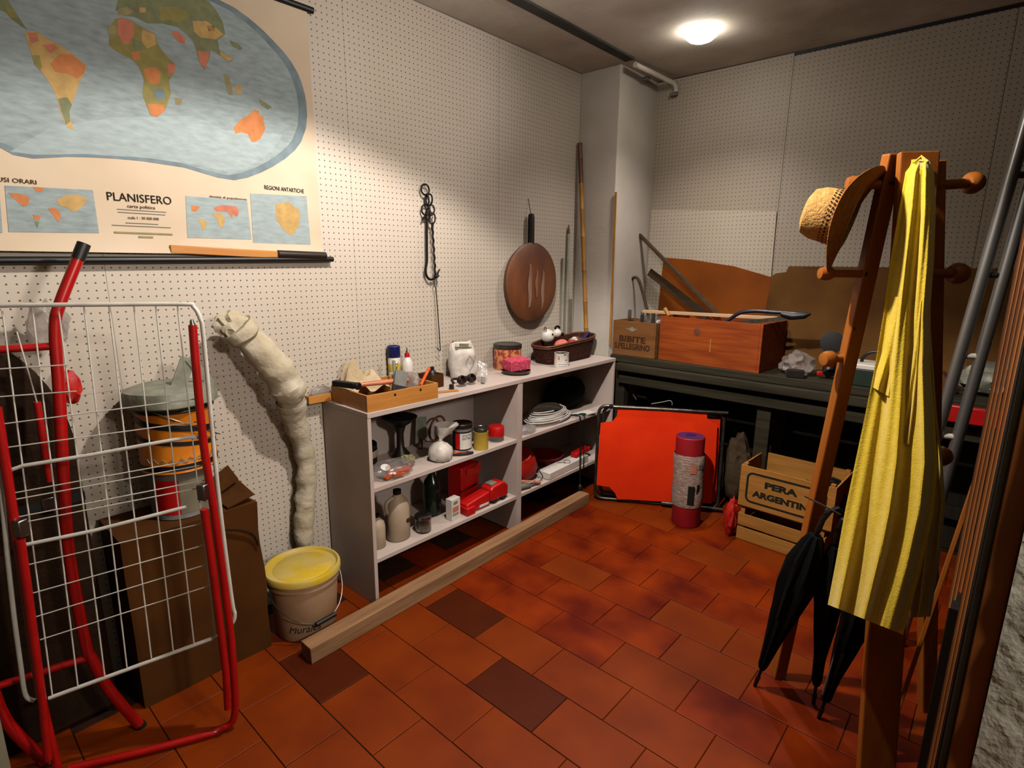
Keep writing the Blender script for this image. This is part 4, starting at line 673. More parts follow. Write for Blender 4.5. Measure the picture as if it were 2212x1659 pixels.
# ------------------------------------------------------------------ under and before the bench
A0, A1 = (-1.89, 2.97), (-1.213, 3.361)
t = thing('camp_bed', 'folded orange canvas camp bed with a steel frame leaning before the workbench', 'bed', (-1.55, 3.17, 0))
ax = V((A1[0] - A0[0], A1[1] - A0[1], 0)); wd = ax.length; ax.normalize(); nn = V((ax.y, -ax.x, 0)); lean = -.10
def cp(a, z, off=0): return V((A0[0], A0[1], 0)) + ax * (a * wd) + V((0, 0, z)) + nn * (off + lean * z)
def rrect(a0, a1, z0, z1, r, off, n=5):
    q = []
    for (ca, cz), s in (((a1 - r / wd, z1 - r), 0), ((a0 + r / wd, z1 - r), pi / 2), ((a0 + r / wd, z0 + r), pi), ((a1 - r / wd, z0 + r), 1.5 * pi)):
        for i in range(n + 1): a = s + pi / 2 * i / n; q.append(cp(ca + r * cos(a) / wd, cz + r * sin(a), off))
    return q
part('tube_frame', B().tube(rrect(0, 1.0, .014, .635, .05, -.012), .011, 10, True), M['oldsteel'], t); part('tube_frame', B().tube(rrect(.04, .97, .03, .625, .05, -.05), .011, 10, True), M['oldsteel'], t)
part('cross_tube', B().cyl(cp(.12, .638, .016), cp(1.02, .642, .016), .011), M['oldsteel'], t); part('cross_tube', B().cyl(cp(.55, .030, .016), cp(1.03, .022, .016), .012), M['oldsteel'], t)
fp = [(.16, .648), (.50, .640), (.86, .636), (.865, .60), (.91, .575), (.945, .57), (.95, .30), (.945, .055), (.70, .045), (.50, .035), (.19, .030), (.17, .07), (.12, .11), (.012, .115), (.014, .30), (.022, .53), (.12, .545), (.15, .58)]
def inpoly(p, poly):
    c = False
    for i in range(len(poly)):
        a, q = poly[i], poly[i - 1]
        if (a[1] > p[1]) != (q[1] > p[1]) and p[0] < (q[0] - a[0]) * (p[1] - a[1]) / (q[1] - a[1]) + a[0]: c = not c
    return c
b = B(); fr = b.prism([cp(a, z, .012) for a, z in fp], nn * .003); bmesh.ops.triangulate(b.b, faces=b.b.faces[:]); bmesh.ops.subdivide_edges(b.b, edges=b.b.edges[:], cuts=6, use_grid_fill=True)
for q in b.b.verts:
    a = (q.co - V((A0[0], A0[1], 0))).dot(ax) / wd; z = q.co.z; q.co += nn * (.010 * noise.noise(V((a * 3, z * 3, 0))) + .006 * sin(a * 14 + z * 5) * max(0, 1 - a * 2.2) + .012 * max(0, sin(pi * min(1, z / .64))))
part('canvas', b, M['orange'], t, 'bright orange canvas'); b = B(); b.prism([cp(a, z, -.03) for a, z in ((.5, .60), (.975, .59), (.985, .05), (.5, .05))], nn * .003); part('canvas', b, M['orange'], t, 'folded rear orange canvas', sm=False)
part('hinge', B().lathe([(0, -.015), (.014, -.012), (.014, .012), (0, .015)], cp(.10, .637, .01), nn, 12), M['dark'], t)
solo('wire_loop', B().tube(smooth([(-1.66, 3.24, .655), (-1.60, 3.27, .672), (-1.56, 3.29, .685), (-1.545, 3.295, .675), (-1.545, 3.30, .655)]), .002, 6), M['cable'], 'thin white wire looping up behind the orange camp bed', 'wire')
t = thing('rolled_mat', 'rolled crimson foam mat wrapped in newspaper, standing before the camp bed', 'mat', (-1.297, 3.075, 0)); b = B(); sp = []; mc = V((-1.297, 3.075, 0))
part('roll', B().lathe([(0, 0), (.082, 0), (.084, .004), (.083, .50), (.084, .545), (.080, .5495), (0, .5495)], mc, (-.03, .02, 1), 36), M['pvc'], t); part('spiral_end', B().lathe([(.03, .5500), (.079, .5500), (.079, .5515), (.03, .5515)], mc, (-.03, .02, 1), 36), M['purple'], t, 'violet rolled end'); part('hollow', B().lathe([(0, .5500), (.0295, .5500), (.0295, .5507), (0, .5507)], mc, (-.03, .02, 1), 24), M['navy'], t, 'dark core')
b = B(); n = 40
prof = [(.0855, .125), (.089, .14), (.092, .20), (.088, .28), (.089, .36), (.091, .43), (.087, .445)]; b.lathe(prof, mc, (-.03, .02, 1), n)
for q in b.b.verts: p = q.co - mc; k = noise.noise(V((atan2(p.y, p.x) * 2, p.z * 30, 3))) * .004 + .003 * sin(p.z * 120 + 2 * atan2(p.y, p.x)); q.co += V((p.x, p.y, 0)).normalized() * abs(k)
part('newspaper', b, M['newspaper'], t, 'crumpled newspaper wrapper')
def mark(a0, a1, z0, z1, m): part('printed_block', wrapband((mc.x - .03 * z0, mc.y + .02 * z0, 0), .0945, RAD(a0), RAD(a1), z0, z1, 6), M[m], t)
mark(-62, -38, .345, .40, 'land_pinkish'); mark(-66, -42, .155, .27, 'ink'); mark(-34, -22, .22, .28, 'ink'); mark(-30, -12, .37, .40, 'grey')

def slat_crate(name, label, c, d, rz, z0, slats, m, th=.009):
    """corner posts and slats: slats = list of (z0, z1) on every side"""
    t = thing(name, label, 'crate', (c[0], c[1], z0)); Mx = Matrix.Translation((c[0], c[1], z0)) @ Matrix.Rotation(rz, 4, 'Z'); X, Y = d[0] / 2, d[1] / 2
    def P(*a):
        b = B(); b.T = Mx; return b.bx(*a)
    for sx in (-1, 1):
        for sy in (-1, 1): part('corner_post', P(sx * (X - .0095), sx * (X - .032), sy * (Y - .0095), sy * (Y - .032), .0008, d[2]), m, t, sm=False, bev=.001)
    for a, e in slats:
        for s in (-1, 1):
            part('slat', P(-X, X, s * Y, s * (Y - th), a, e), m, t, sm=False, bev=.0012); part('slat', P(s * X, s * (X - th), -Y + th + .0005, Y - th - .0005, a, e), m, t, sm=False, bev=.0012)
    for k in range(4):
        w_ = (2 * Y - 2 * th - .002) / 4; y0 = -Y + th + .001 + k * w_; part('bottom_slat', P(-X + th + .0005, X - th - .0005, y0 + .003, y0 + w_ - .003, .001, .008), m, t, sm=False)
    return t, Mx
CZ = .1995
slat_crate('slatted_crate', 'lower slatted wooden crate standing on the tiles under the printed one', (-.765, 3.235), (.452, .31, .198), RAD(-2), .0006, ((.001, .075), (.088, .158)), M['crate'])
t, CX = slat_crate('fruit_crate', 'upper wooden fruit crate with black printed lettering, standing on the slatted one', (-.757, 3.235), (.482, .325, .26), RAD(-2), CZ, ((.012, .25),), M['crate'])
fo = CX @ V((0, -.1626, 0)); rx = (CX.to_3x3() @ V((1, 0, 0)))
text('PERA', .17, .038, fo + rx * -.02 + V((0, 0, .165)), rx, (0, 0, 1), M['inkgreen'], t, bold=.055); text('ARGENTINA', .335, .038, fo + rx * .0 + V((0, 0, .10)), rx, (0, 0, 1), M['inkgreen'], t, bold=.055)
fq = [fo + rx * (sx * (.205 - .035) + .035 * cos(a)) + V((0, -.0003, .13 + sz * (.09 - .035) + .035 * sin(a))) for sx, sz, s in ((1, 1, 0), (-1, 1, pi / 2), (-1, -1, pi), (1, -1, 1.5 * pi)) for a in (s + pi / 2 * i / 5 for i in range(6))]
fi = [fo + rx * (sx * (.205 - .035) + .023 * cos(a)) + V((0, -.0003, .13 + sz * (.09 - .035) + .023 * sin(a))) for sx, sz, s in ((1, 1, 0), (-1, 1, pi / 2), (-1, -1, pi), (1, -1, 1.5 * pi)) for a in (s + pi / 2 * i / 5 for i in range(6))]
b = B(); qa = [b.v(p) for p in fq]; qb = [b.v(p) for p in fi]; n = len(qa)
for i in range(n): b.f([qa[i], qa[(i + 1) % n], qb[(i + 1) % n], qb[i]])
part('printed_frame', b, M['inkgreen'], t, sm=False)
solo('coil_of_rope', B().tube([(-.60 + .065 * (1 - .02 * (i // 20)) * cos(2 * pi * i / 20), 3.22 + .05 * sin(2 * pi * i / 20), CZ + .20 + .009 * (i / 20)) for i in range(70)], .008, 7), M['iron'], 'dark coil of hose lying in the top of the printed fruit crate', 'hose')
solo('crate_filling', B().blob((-.64, 3.235, CZ + .10), (.15, .115, .09), .3, 3, 51, flat=-.0915), M['card'], 'crumpled brown packing in the right half of the printed fruit crate', 'packing')
solo('orange_net', B().blob((-1.035, 3.10, .115), (.034, .05, .115), .35, 3, 53, flat=-.1145), M['redbag'], 'orange red net bag on the tiles at the left of the crates', 'bag')
solo('grey_sack', B().blob((-1.19, 3.56, .24), (.085, .10, .24), .3, 2.5, 54, flat=-.2395), M['plank'], 'dark crumpled sack under the bench left of the crates', 'sack')

# ------------------------------------------------------------------ left corner: box, tins, bucket, wrapped hose
t = thing('cardboard_box', 'big brown cardboard box standing on the tiles behind the drying rack', 'box', (-2.19, .63, 0)); bx0, bx1, by0, by1, bh = -2.325, -2.065, .40, .845, .636
b = B().bx(bx0, bx1, by0, by1, 0.0008, bh); bmesh.ops.subdivide_edges(b.b, edges=b.b.edges[:], cuts=10, use_grid_fill=True)
for q in b.b.verts:
    q.co.x += .010 * noise.noise(V((q.co.y * 4, q.co.z * 5, 1))) if q.co.x > -2.1 else 0
    if q.co.y > .8: q.co.y += .012 * noise.noise(V((q.co.x * 6, q.co.z * 5, 4)))
part('carton', b, M['card'], t, sm=True); part('flap', B().prism([(-2.30, .742, .641), (-2.07, .742, .641), (-2.075, .845, .662), (-2.30, .855, .68)], (0, 0, .005)), M['card'], t, sm=False); part('flap', B().prism([(-2.32, .748, .655), (-2.19, .748, .653), (-2.20, .84, .692), (-2.32, .85, .715)], (0, 0, .005)), M['card'], t, sm=False)
part('crease', B().tube(smooth([(-2.056, .72, .57), (-2.054, .78, .545), (-2.054, .82, .51), (-2.056, .835, .46)]), .004, 6), M['leather'], t)
def tin(name, label, c, r, h, body, **k):
    t = thing(name, label, 'tin', c); b = B().lathe([(0, 0), (r, 0), (r + .003, .004), (r + .001, .009), (r + .001, h - .009), (r + .004, h - .004), (r + .004, h), (r - .004, h), (r - .006, h - .01), (0, h - .01)], c, seg=36); part('drum', b, M[body], t); return t
c1 = (-2.20, .635, .6365); t = tin('white_tin', 'lower paint tin with a grey and red label on the cardboard box', c1, .098, .175, 'grey')
part('red_label', wrapband(c1, .0995, RAD(-70), RAD(-20), .02, .15), M['redp'], t); part('grey_label', wrapband(c1, .0995, RAD(-19), RAD(40), .02, .15), M['greypaint'], t); part('red_label', wrapband(c1, .0995, RAD(70), RAD(95), .05, .15), M['orangep'], t); part('printed_peak', B().prism([(-2.0995, .655, .70), (-2.0995, .70, .70), (-2.0995, .678, .76)], (-.0006, 0, 0)), M['white'], t, sm=False)
c2 = (-2.205, .645, .812); t = tin('orange_tin', 'bigger orange and black paint tin stacked on the grey and red one', c2, .122, .225, 'tinorange')
def slantband(c, r, a0, a1, za, zb, h):
    b = B(); q = [[b.v((c[0] + r * cos(a), c[1] + r * sin(a), c[2] + za + (zb - za) * i / 20 + k)) for k in (0, h)] for i, a in ((i, a0 + (a1 - a0) * i / 20) for i in range(21))]
    for p, s in zip(q, q[1:]): b.f([p[0], s[0], s[1], p[1]])
    return b
for a0, a1, za, zb, h in ((-95, 75, .185, .12, .022), (-95, 75, .125, .075, .016), (-95, 90, .012, .012, .02)): part('black_stripe', slantband(c2, .1245, RAD(a0), RAD(a1), za, zb, h), M['dark'], t, 'black printed stripe')
part('white_scrawl', B().tube([(c2[0] + .1262 * cos(a), c2[1] + .1262 * sin(a), c2[2] + .05 + .009 * sin(i * 1.9)) for i, a in ((i, RAD(-70 + 4 * i)) for i in range(30))], .0016, 5), M['greybag'], t)
part('rim', B().tube([(c2[0] + .124 * cos(a), c2[1] + .124 * sin(a), c2[2] + .222) for a in (2 * pi * i / 36 for i in range(36))], .006, 8, True), M['dark'], t); part('bail', B().tube(arc((c2[0], c2[1], c2[2] + .17), .138, -1.2, 1.35, 20, (1, 0, .05), (0, 1, -.6)), .0022, 6), M['steel'], t)
t = thing('grey_bag_on_tin', 'stiff grey green plastic bag with an upright handle on top of the orange tin', 'bag', (-2.205, .64, 1.042))
part('bag', B().lathe([(0, 0), (.13, 0), (.150, .012), (.150, .03), (.14, .06), (.11, .07), (0, .072)], (-2.205, .64, 1.0420), seg=30, wob=.02), M['greybag'], t)
part('handle', B().bar((-2.17, .655, 1.10), (-2.165, .70, 1.205), .05, .004, (0, 1, -.3)), M['greybag'], t); part('handle', B().bar((-2.163, .7, 1.205), (-2.16, .765, 1.10), .03, .004, (0, 1, .3)), M['greybag'], t)
# wrapped hose
t = thing('wrapped_hose', 'fat curved hose wrapped in cream wadding leaning on the wall by the white shelf', 'hose', (-2.25, 1.1, 0))
hp = smooth([(-2.235, .905, 1.29), (-2.225, .965, 1.215), (-2.21, 1.03, 1.12), (-2.215, 1.08, 1.02), (-2.25, 1.11, .915), (-2.278, 1.145, .79), (-2.285, 1.172, .66), (-2.287, 1.166, .54), (-2.285, 1.15, .43), (-2.285, 1.14, .33), (-2.29, 1.14, .22), (-2.29, 1.14, .02)], 6)
rs = [(.052 - .010 * min(1, i / 34) + .022 * math.exp(-((i - 15) / 9) ** 2) + (.012 if i < 4 else 0)) * (1 + .07 * sin(i * 1.15) + .04 * sin(i * 2.7)) for i in range(len(hp))]
b = B().tube(hp, .05, 22, rr=rs); b.wob(.009, 18); part('wadding', b, M['gauze'], t)
b = B().blob((-2.235, .885, 1.305), (.035, .06, .05), .45, 4, 61); part('loose_end', b, M['gauze'], t, 'frayed open end')
for i in (22, 34, 46): part('binding', B().lathe([(rs[i] * 1.0, -.016), (rs[i] * 1.05, 0), (rs[i] * 1.0, .016)], hp[i], hp[i + 1] - hp[i], 24).wob(.004, 30), M['gauze'], t)
# bucket
t = thing('plastic_bucket', 'dirty white plastic bucket with a dusty yellow lid by the end of the beam', 'bucket', (-2.085, 1.02, .0008)); kc = V((-2.085, 1.02, .0008))
part('pail', B().lathe([(0, 0), (.118, 0), (.122, .006), (.14, .232), (.147, .234), (.147, .245), (.143, .247), (.149, .252), (.149, .268), (0, .268)], kc, seg=48), M['bucket'], t)
part('lid', B().lathe([(.150, .262), (.154, .264), (.154, .285), (.150, .291), (.143, .291), (.136, .280), (.118, .279), (.114, .282), (.04, .281), (0, .281)], kc, seg=48), M['yellowlid'], t, 'dusty yellow lid')
part('bail', B().tube([kc + V((.155 * cos(a) * .95 + .0, .158 * sin(a), .235 - .15 * max(0, cos(a)) ** 1.0)) for a in (RAD(-96) + RAD(192) * i / 30 for i in range(31))], .0018, 6), M['oldsteel'], t); part('grip', B().cyl(kc + V((.150, -.035, .088)), kc + V((.146, .055, .090)), .0095), M['dark'], t, 'black tube grip')
text('Murales', .13, .032, kc + V((.108, -.062, .062)), (0, 1, 0), (0, 0, 1), M['ink'], t, wrap=((kc.x, kc.y), .1265), shear=.3)

# dark case, bag and red tubular frame at the far left
t = thing('dark_case', 'dark brown arched case standing on the tiles at the far left', 'case', (-2.22, .19, 0)); cq = [V((-2.15, .03, .0008)), V((-2.15, .345, .0008)), V((-2.15, .345, .95))] + [V((-2.15, .02 + .325 * cos(a), .95 + .43 * sin(a))) for a in (pi / 2 * i / 12 for i in range(1, 13))]
part('shell', B().prism(cq, (-.17, 0, 0)), M['leather'], t, bev=.02, bs=3); part('strap', B().bar((-2.148, .03, .80), (-2.148, .344, .80), .004, .03, (1, 0, 0)), M['dark'], t); part('buckle', B().box((-2.144, .25, .80), (.004, .03, .04)), M['steel'], t, bev=.001)
solo('red_print_bag', B().blob((-2.255, .365, 1.14), (.02, .032, .055), .4, 3, 62), M['redbag'], 'scrap of red and white plastic hanging behind the red tubular frame', 'bag')
solo('clear_film', B().blob((-2.25, .335, 1.335), (.022, .05, .075), .45, 3, 63), M['clear2'], 'crumpled clear film hanging over the right edge of the dark case', 'film')
t = thing('red_trolley', 'folded red tubular trolley frame with a black capped handle at the far left', 'trolley', (-2.06, .25, 0))
def rx_(z): return -2.0 - .07 * min(1, z / 1.4)
def rp(u, v, X): return hit(u, v, 0, X)
q = [rp(300, 1565, -1.995), rp(235, 1488, -2.01), rp(200, 1425, -2.02), rp(185, 1390, -2.022), rp(150, 1200, -2.03), rp(138, 1040, -2.04), rp(128, 850, -2.05), rp(119, 710, -2.06), rp(130, 655, -2.062), rp(168, 560, -2.07)]
part('side_tube', B().tube(smooth(q, 5), .0155, 14), M['red'], t); part('handle_cap', B().cyl(q[-1], q[-1] + (q[-1] - q[-2]).normalized() * .05, .0175), M['dark'], t, 'black cap'); part('foot_cap', B().cyl(q[0], q[0] + (q[0] - q[1]).normalized() * .028, .018), M['dark'], t, 'black foot cap')
q2 = [p + V((-.05, -.24, 0)) for p in q]
part('side_tube', B().tube(smooth([p if p.y > .045 else V((p.x, .045, p.z)) for p in q2], 5), .0155, 14), M['red'], t)
for i, u, v in ((8, 0, 755), (3, 100, 1425)):
    a = q[7] if i == 8 else q[3]; e = (q2[7] if i == 8 else q2[3]).copy(); e.y = max(e.y, .045); a = a + V((0, 0, -.05)); e.z -= .05; part('cross_tube', B().cyl(a, e, .011), M['red'], t)

# ------------------------------------------------------------------ drying rack
D0, D1 = (-1.762, .578), (-1.986, .138)
def dp(u, v, off=0.0):
    p = hitv(u, v, D0, D1); n = V((D0[1] - D1[1], D1[0] - D0[0], 0)).normalized(); d = (p - CAM).normalized(); p = p + d * (-off / abs(d.dot(n))); p.z = max(p.z, .014); return p
t = thing('drying_rack', 'folded white wire laundry rack with red tubular legs in the left foreground', 'drying rack', (-1.87, .36, 0))
wf = [(-40, 668), (0, 660), (200, 658), (395, 657), (418, 663), (433, 690), (441, 740), (470, 1050), (500, 1290), (507, 1325), (503, 1345), (490, 1352)]
part('wing_frame', B().tube(smooth([dp(u, v) for u, v in wf], 4), .0062, 10), M['whitewire'], t); part('wing_frame', B().tube(smooth([dp(u, v) for u, v in ((-12, 900), (2, 1050), (15, 1190), (30, 1330), (45, 1440), (52, 1490), (60, 1508), (75, 1514))], 4), .0062, 10), M['whitewire'], t)
part('bottom_bar', B().cyl(dp(106, 1508), dp(478, 1372), .006), M['whitewire'], t)
part('middle_bar', B().tube([dp(22, 1016, .006), dp(50, 1006, .006), dp(200, 982, .006), dp(330, 958, .006), dp(410, 944, .006), dp(440, 946, .006)], .0055, 9), M['whitewire'], t); part('middle_bar', B().tube([dp(54, 1177, .006), dp(200, 1147, .006), dp(402, 1095, .006)], .0055, 9), M['whitewire'], t)
for (a, b_), (c, d) in (((5, 672), (113, 1503)), ((69, 660), (168, 1482)), ((127, 672), (226, 1460)), ((181, 660), (274, 1441)), ((235, 660), (327, 1422)), ((289, 659), (374, 1405)), ((336, 659), (419, 1390)), ((383, 659), (464, 1375))): part('wire', B().cyl(dp(a, b_), dp(c, d), .0021, seg=7), M['whitewire'], t)
for (a, b_), (c, d) in (((0, 797), (148, 788)), ((0, 857), (165, 845)), ((5, 916), (420, 862)), ((12, 967), (432, 910)), ((24, 1066), (440, 990)), ((27, 1080), (440, 1004)), ((33, 1118), (448, 1036)), ((38, 1131), (450, 1050)), ((61, 1220), (452, 1127)), ((72, 1281), (460, 1172)), ((79, 1332), (470, 1212)), ((87, 1382), (478, 1257))): part('wire', B().cyl(dp(a, b_, .003), dp(c, d, .003), .0018, seg=7), M['whitewire'], t)
part('wire', B().cyl(dp(36, 716, -.05), dp(80, 870, -.05), .002, seg=7), M['whitewire'], t)
o_ = .014
part('leg_frame', B().tube(smooth([dp(u, v, o_) for u, v in ((416, 702), (424, 800), (440, 960), (462, 1100), (480, 1230), (497, 1360), (506, 1470), (508, 1530), (500, 1562), (475, 1585))] + [V((-1.775, .50, .014)), V((-1.85, .35, .014)), V((-1.955, .165, .014))], 5), .0115, 12), M['red'], t)
part('leg_frame', B().tube(smooth([dp(u, v, o_) for u, v in ((-8, 880), (10, 990), (30, 1120), (50, 1240), (68, 1370), (88, 1500), (108, 1590), (125, 1660))] + [V((-1.968, .14, .05)), V((-1.968, .138, .0145))], 5), .0115, 12), M['red'], t)
part('inner_leg', B().tube([dp(u, v, o_ + .018) for u, v in ((441, 1100), (458, 1220), (474, 1340), (488, 1450), (492, 1530))], .011, 12), M['red'], t); part('inner_leg', B().tube([dp(u, v, o_ + .018) for u, v in ((44, 1165), (60, 1280), (76, 1400), (92, 1520), (104, 1640))], .011, 12), M['red'], t)
part('stay', B().tube([dp(u, v, -.10) for u, v in ((80, 868), (95, 960), (108, 1040))], .009, 10), M['red'], t, 'short red rear stay')
for u, v in ((440, 1062), (45, 1140)): part('hinge', B().box(dp(u, v, o_ + .008), (.028, .028, .05), rz=.46), M['steel'], t, 'grey metal hinge', bev=.004)
part('leg_tip', B().cyl(dp(416, 702, o_), dp(414, 690, o_), .008, .004), M['steel'], t)

# ------------------------------------------------------------------ coat rack, hat, garment, umbrellas
t = thing('coat_rack', 'honey coloured wooden tripod coat rack with turned pegs', 'coat rack', (-.2, 1.95, 0))
LT, LF = V((-.312, 1.95, 1.855)), V((-.462, 2.08, .0005)); PT, PF = V((-.252, 1.93, 1.85)), V((-.085, 1.70, .0005)); KT, KF = V((-.222, 1.99, 1.83)), V((-.015, 2.27, .0005))
part('leg', B().bar(LF, LT, .042, .042, (.8, .6, 0)), M['rack'], t, sm=False, bev=.004); part('leg', B().bar(PF, PT, .098, .024, (.80, .52, 0)), M['rack'], t, 'wide plank leg', sm=False, bev=.004); part('leg', B().bar(KF, KT, .045, .045, (.8, .5, 0)), M['rack'], t, sm=False, bev=.004)
def peg(p, d, ln, r=.0125, k=.027):
    p = V(p); d = V(d).normalized(); o = part('peg', B().cyl(p, p + d * ln, r), M['rack'], t); b = B().lathe([(0, 0), (k * .75, .002), (k, .012), (k * 1.02, .026), (k * .8, .04), (0, .044)], p + d * ln, d, 20); ORG[o.name] = ORG[t.name]; part('knob', b, M['rack'], o)
def onleg(a, b_, z): return a + (b_ - a) * ((z - a.z) / (b_.z - a.z))
RT = V((cos(YAW), sin(YAW), 0))
peg(onleg(PF, PT, 1.765) + RT * .03 + V((0, .03, 0)), (.62, .72, .08), .115, .0135, .029); peg(onleg(PF, PT, 1.528) + RT * .035 + V((0, .03, 0)), (.72, .68, .02), .075, .0125, .029); peg(onleg(PF, PT, 1.02) + RT * .03 + V((0, .03, 0)), (.72, .68, .02), .07, .0125, .028)
peg(onleg(LF, LT, 1.775) - RT * .015, (-.80, -.45, .03), .05, .014, .022); peg(onleg(LF, LT, 1.525) - RT * .015, (-.75, -.66, .0), .085, .0115, .02); peg(onleg(LF, LT, 1.265) - RT * .012, (-.6, -.78, -.02), .035, .0125, .025)
for z in (1.525, 1.36): part('screw_plug', B().cyl(onleg(LF, LT, z) + V((.0, -.026, 0)), onleg(LF, LT, z) + V((.0, -.022, 0)), .006), M['darkwood'], t)
part('bolt', B().cyl(LT + V((0, -.01, -.075)), PT + V((.0, .02, -.07)), .008), M['dark'], t); part('spacer', B().cyl(PT + V((0, .012, -.07)), KT + V((0, 0, -.06)), .012), M['rack'], t)
# straw hat
hc = V(hit(1838, 476, 1, 1.88)); ha = (R2 * -.80 + U2 * .37 + fwd * .467).normalized()
t = thing('straw_hat', 'straw hat with a pierced band hanging by its curled brim on the coat rack', 'hat', hc)
hM = ha.to_track_quat('Z', 'Y').to_matrix(); hs = hM.inverted() @ U2; th0 = atan2(hs.y, hs.x)
def hatpt(r, h, a):
    rr_ = V((r * cos(a), r * sin(a) * .88, h)); 
    ca = cos(a - th0)
    if r > .088: rr_.z += (r - .088) * (.45 * abs(sin(a - th0)) ** 2 - .25 * max(0, ca) ** 2 + .1 * max(0, -ca)); 
    return hc + hM @ rr_
def hatloft(prof, n=56):
    b = B(); R = [[b.v(hatpt(r, h, 2 * pi * i / n)) for i in range(n)] for r, h in prof]
    for p, q in zip(R, R[1:]):
        for i in range(n): b.f([p[i], p[(i + 1) % n], q[(i + 1) % n], q[i]])
    b.f(R[-1]); return b
b = hatloft([(.086, -.004), (.089, .0), (.088, .03), (.086, .06), (.083, .09), (.072, .114), (.048, .124), (.025, .117), (.01, .115)]); part('crown', b, M['straw'], t, 'pale pierced straw crown')
b = B(); n = 64; R = [[b.v(hatpt(r, h, 2 * pi * i / n)) for i in range(n)] for r, h in ((.086, .003), (.11, .002), (.14, -.002), (.158, -.004), (.170, -.004), (.172, -.007), (.168, -.010), (.14, -.007), (.11, -.004), (.086, -.003))]
for p, q in zip(R, R[1:]):
    for i in range(n): b.f([p[i], p[(i + 1) % n], q[(i + 1) % n], q[i]])
part('brim', b, M['straw_shade'], t, 'curled straw brim')
b = B()
for k in range(44):
    for j, h in enumerate((.036, .047, .058)):
        a = 2 * pi * (k + .5 * (j % 2)) / 44; p = hatpt(.0895 - .001 * j, h, a); nrm = (hM @ V((cos(a), sin(a), .05))).normalized(); sz = .0036 if j == 1 else .0028; e1 = nrm.orthogonal().normalized(); e2 = nrm.cross(e1)
        b.f([b.v(p - nrm * .0012 + (e1 * cos(c) + e2 * sin(c)) * sz + nrm * .0022) for c in (2 * pi * m_ / 8 for m_ in range(8))])
o = part('pierced_band', b, M['brownglass'], t, 'rows of small pierced holes', sm=False); o['kind'] = 'stuff'

# yellow garment
def curve(pts, s):
    s = min(max(s, 0), 1) * (len(pts) - 1); i = min(int(s), len(pts) - 2); f = s - i; return (pts[i][0] + (pts[i + 1][0] - pts[i][0]) * f, pts[i][1] + (pts[i + 1][1] - pts[i][1]) * f)
def resample(pts, n=12):
    out = []
    for k in range(n + 1):
        out.append(curve(pts, k / n))
    return out
def drape(Lc, Rc, y0, y1, amp, nf, ph, nu=64, nv=60, edge=.03, top=.0):
    def fn(u, v):
        a, c = curve(Lc, v), curve(Rc, v); x, y = a[0] + (c[0] - a[0]) * u, a[1] + (c[1] - a[1]) * u
        yy = y0 + (y1 - y0) * v; A = amp * (.18 + .82 * v ** .8)
        f = sin(2 * pi * (nf * u + ph + .18 * sin(v * 4 + u * 3))) * .75 + .22 * sin(2 * pi * (nf * 2.1 * u + .3 + .1 * v)) + .3 * noise.noise(V((u * 7, v * 5, ph * 9)))
        yy += -A * f + edge * (abs(u - .5) * 2) ** 3 + top * max(0, 1 - v * 14) ** 2
        return hit(x, y, 1, yy)
    return B().grid(nu, nv, fn, .0)
GL = [(1978, 344), (1956, 372), (1942, 450), (1924, 560), (1908, 680), (1888, 800), (1868, 900), (1847, 1000), (1826, 1100), (1808, 1200), (1788, 1306)]
GR = [(2006, 344), (2018, 372), (2022, 450), (2018, 560), (2009, 680), (2011, 800), (2019, 900), (2025, 1000), (2016, 1110), (1990, 1230), (1951, 1371)]
t = thing('yellow_robe', 'yellow terry bathrobe hanging in folds on the front of the coat rack', 'garment', (-.2, 1.75, .42))
part('front', drape(GL, GR, 1.875, 1.645, .026, 2.7, .15, top=.035), M['yellow'], t)
def rside(u, v):
    a = curve(GL, v); yy = 1.875 - .22 * v + .03 * (1 - u) + (.03 + .13 * (1 - (1 - v) ** 2)) * u; p = hit(a[0], a[1], 1, 1.905 - .22 * v); return p + V((.02 * u * v + .012 * sin(v * 7 + u * 5) * u, yy - p.y, .03 * u * v))
part('side', B().grid(14, 40, rside), M['yellow'], t)
part('back', drape([(1985, 480), (1980, 700), (1976, 900), (1972, 1000), (1965, 1100), (1955, 1200), (1948, 1335)], [(2012, 480), (2010, 700), (2024, 900), (2036, 1000), (2043, 1085), (2030, 1210), (2010, 1332)], 1.945, 1.80, .02, 3.1, .5, 36, 40, .02), M['yellow'], t, 'back panel in shade')
part('sleeve', drape([(1930, 640), (1918, 700), (1905, 760), (1893, 800), (1884, 836)], [(1962, 645), (1958, 700), (1952, 760), (1944, 815), (1936, 866)], 1.785, 1.75, .012, 1.4, .2, 24, 20, .03), M['yellow'], t, 'sleeve with a hemmed cuff')
part('lapel', drape([(1985, 650), (1975, 720), (1962, 800), (1950, 880), (1938, 960)], [(1994, 650), (1990, 720), (1984, 800), (1976, 880), (1966, 960)], 1.79, 1.73, .012, 1.0, .4, 12, 24, .02), M['yellow'], t, 'folded lapel'); part('hanging_loop', B().tube([hit(1975, 352, 1, 1.88), hit(1990, 338, 1, 1.89), hit(2004, 350, 1, 1.88)], .004, 6), M['yellow'], t)
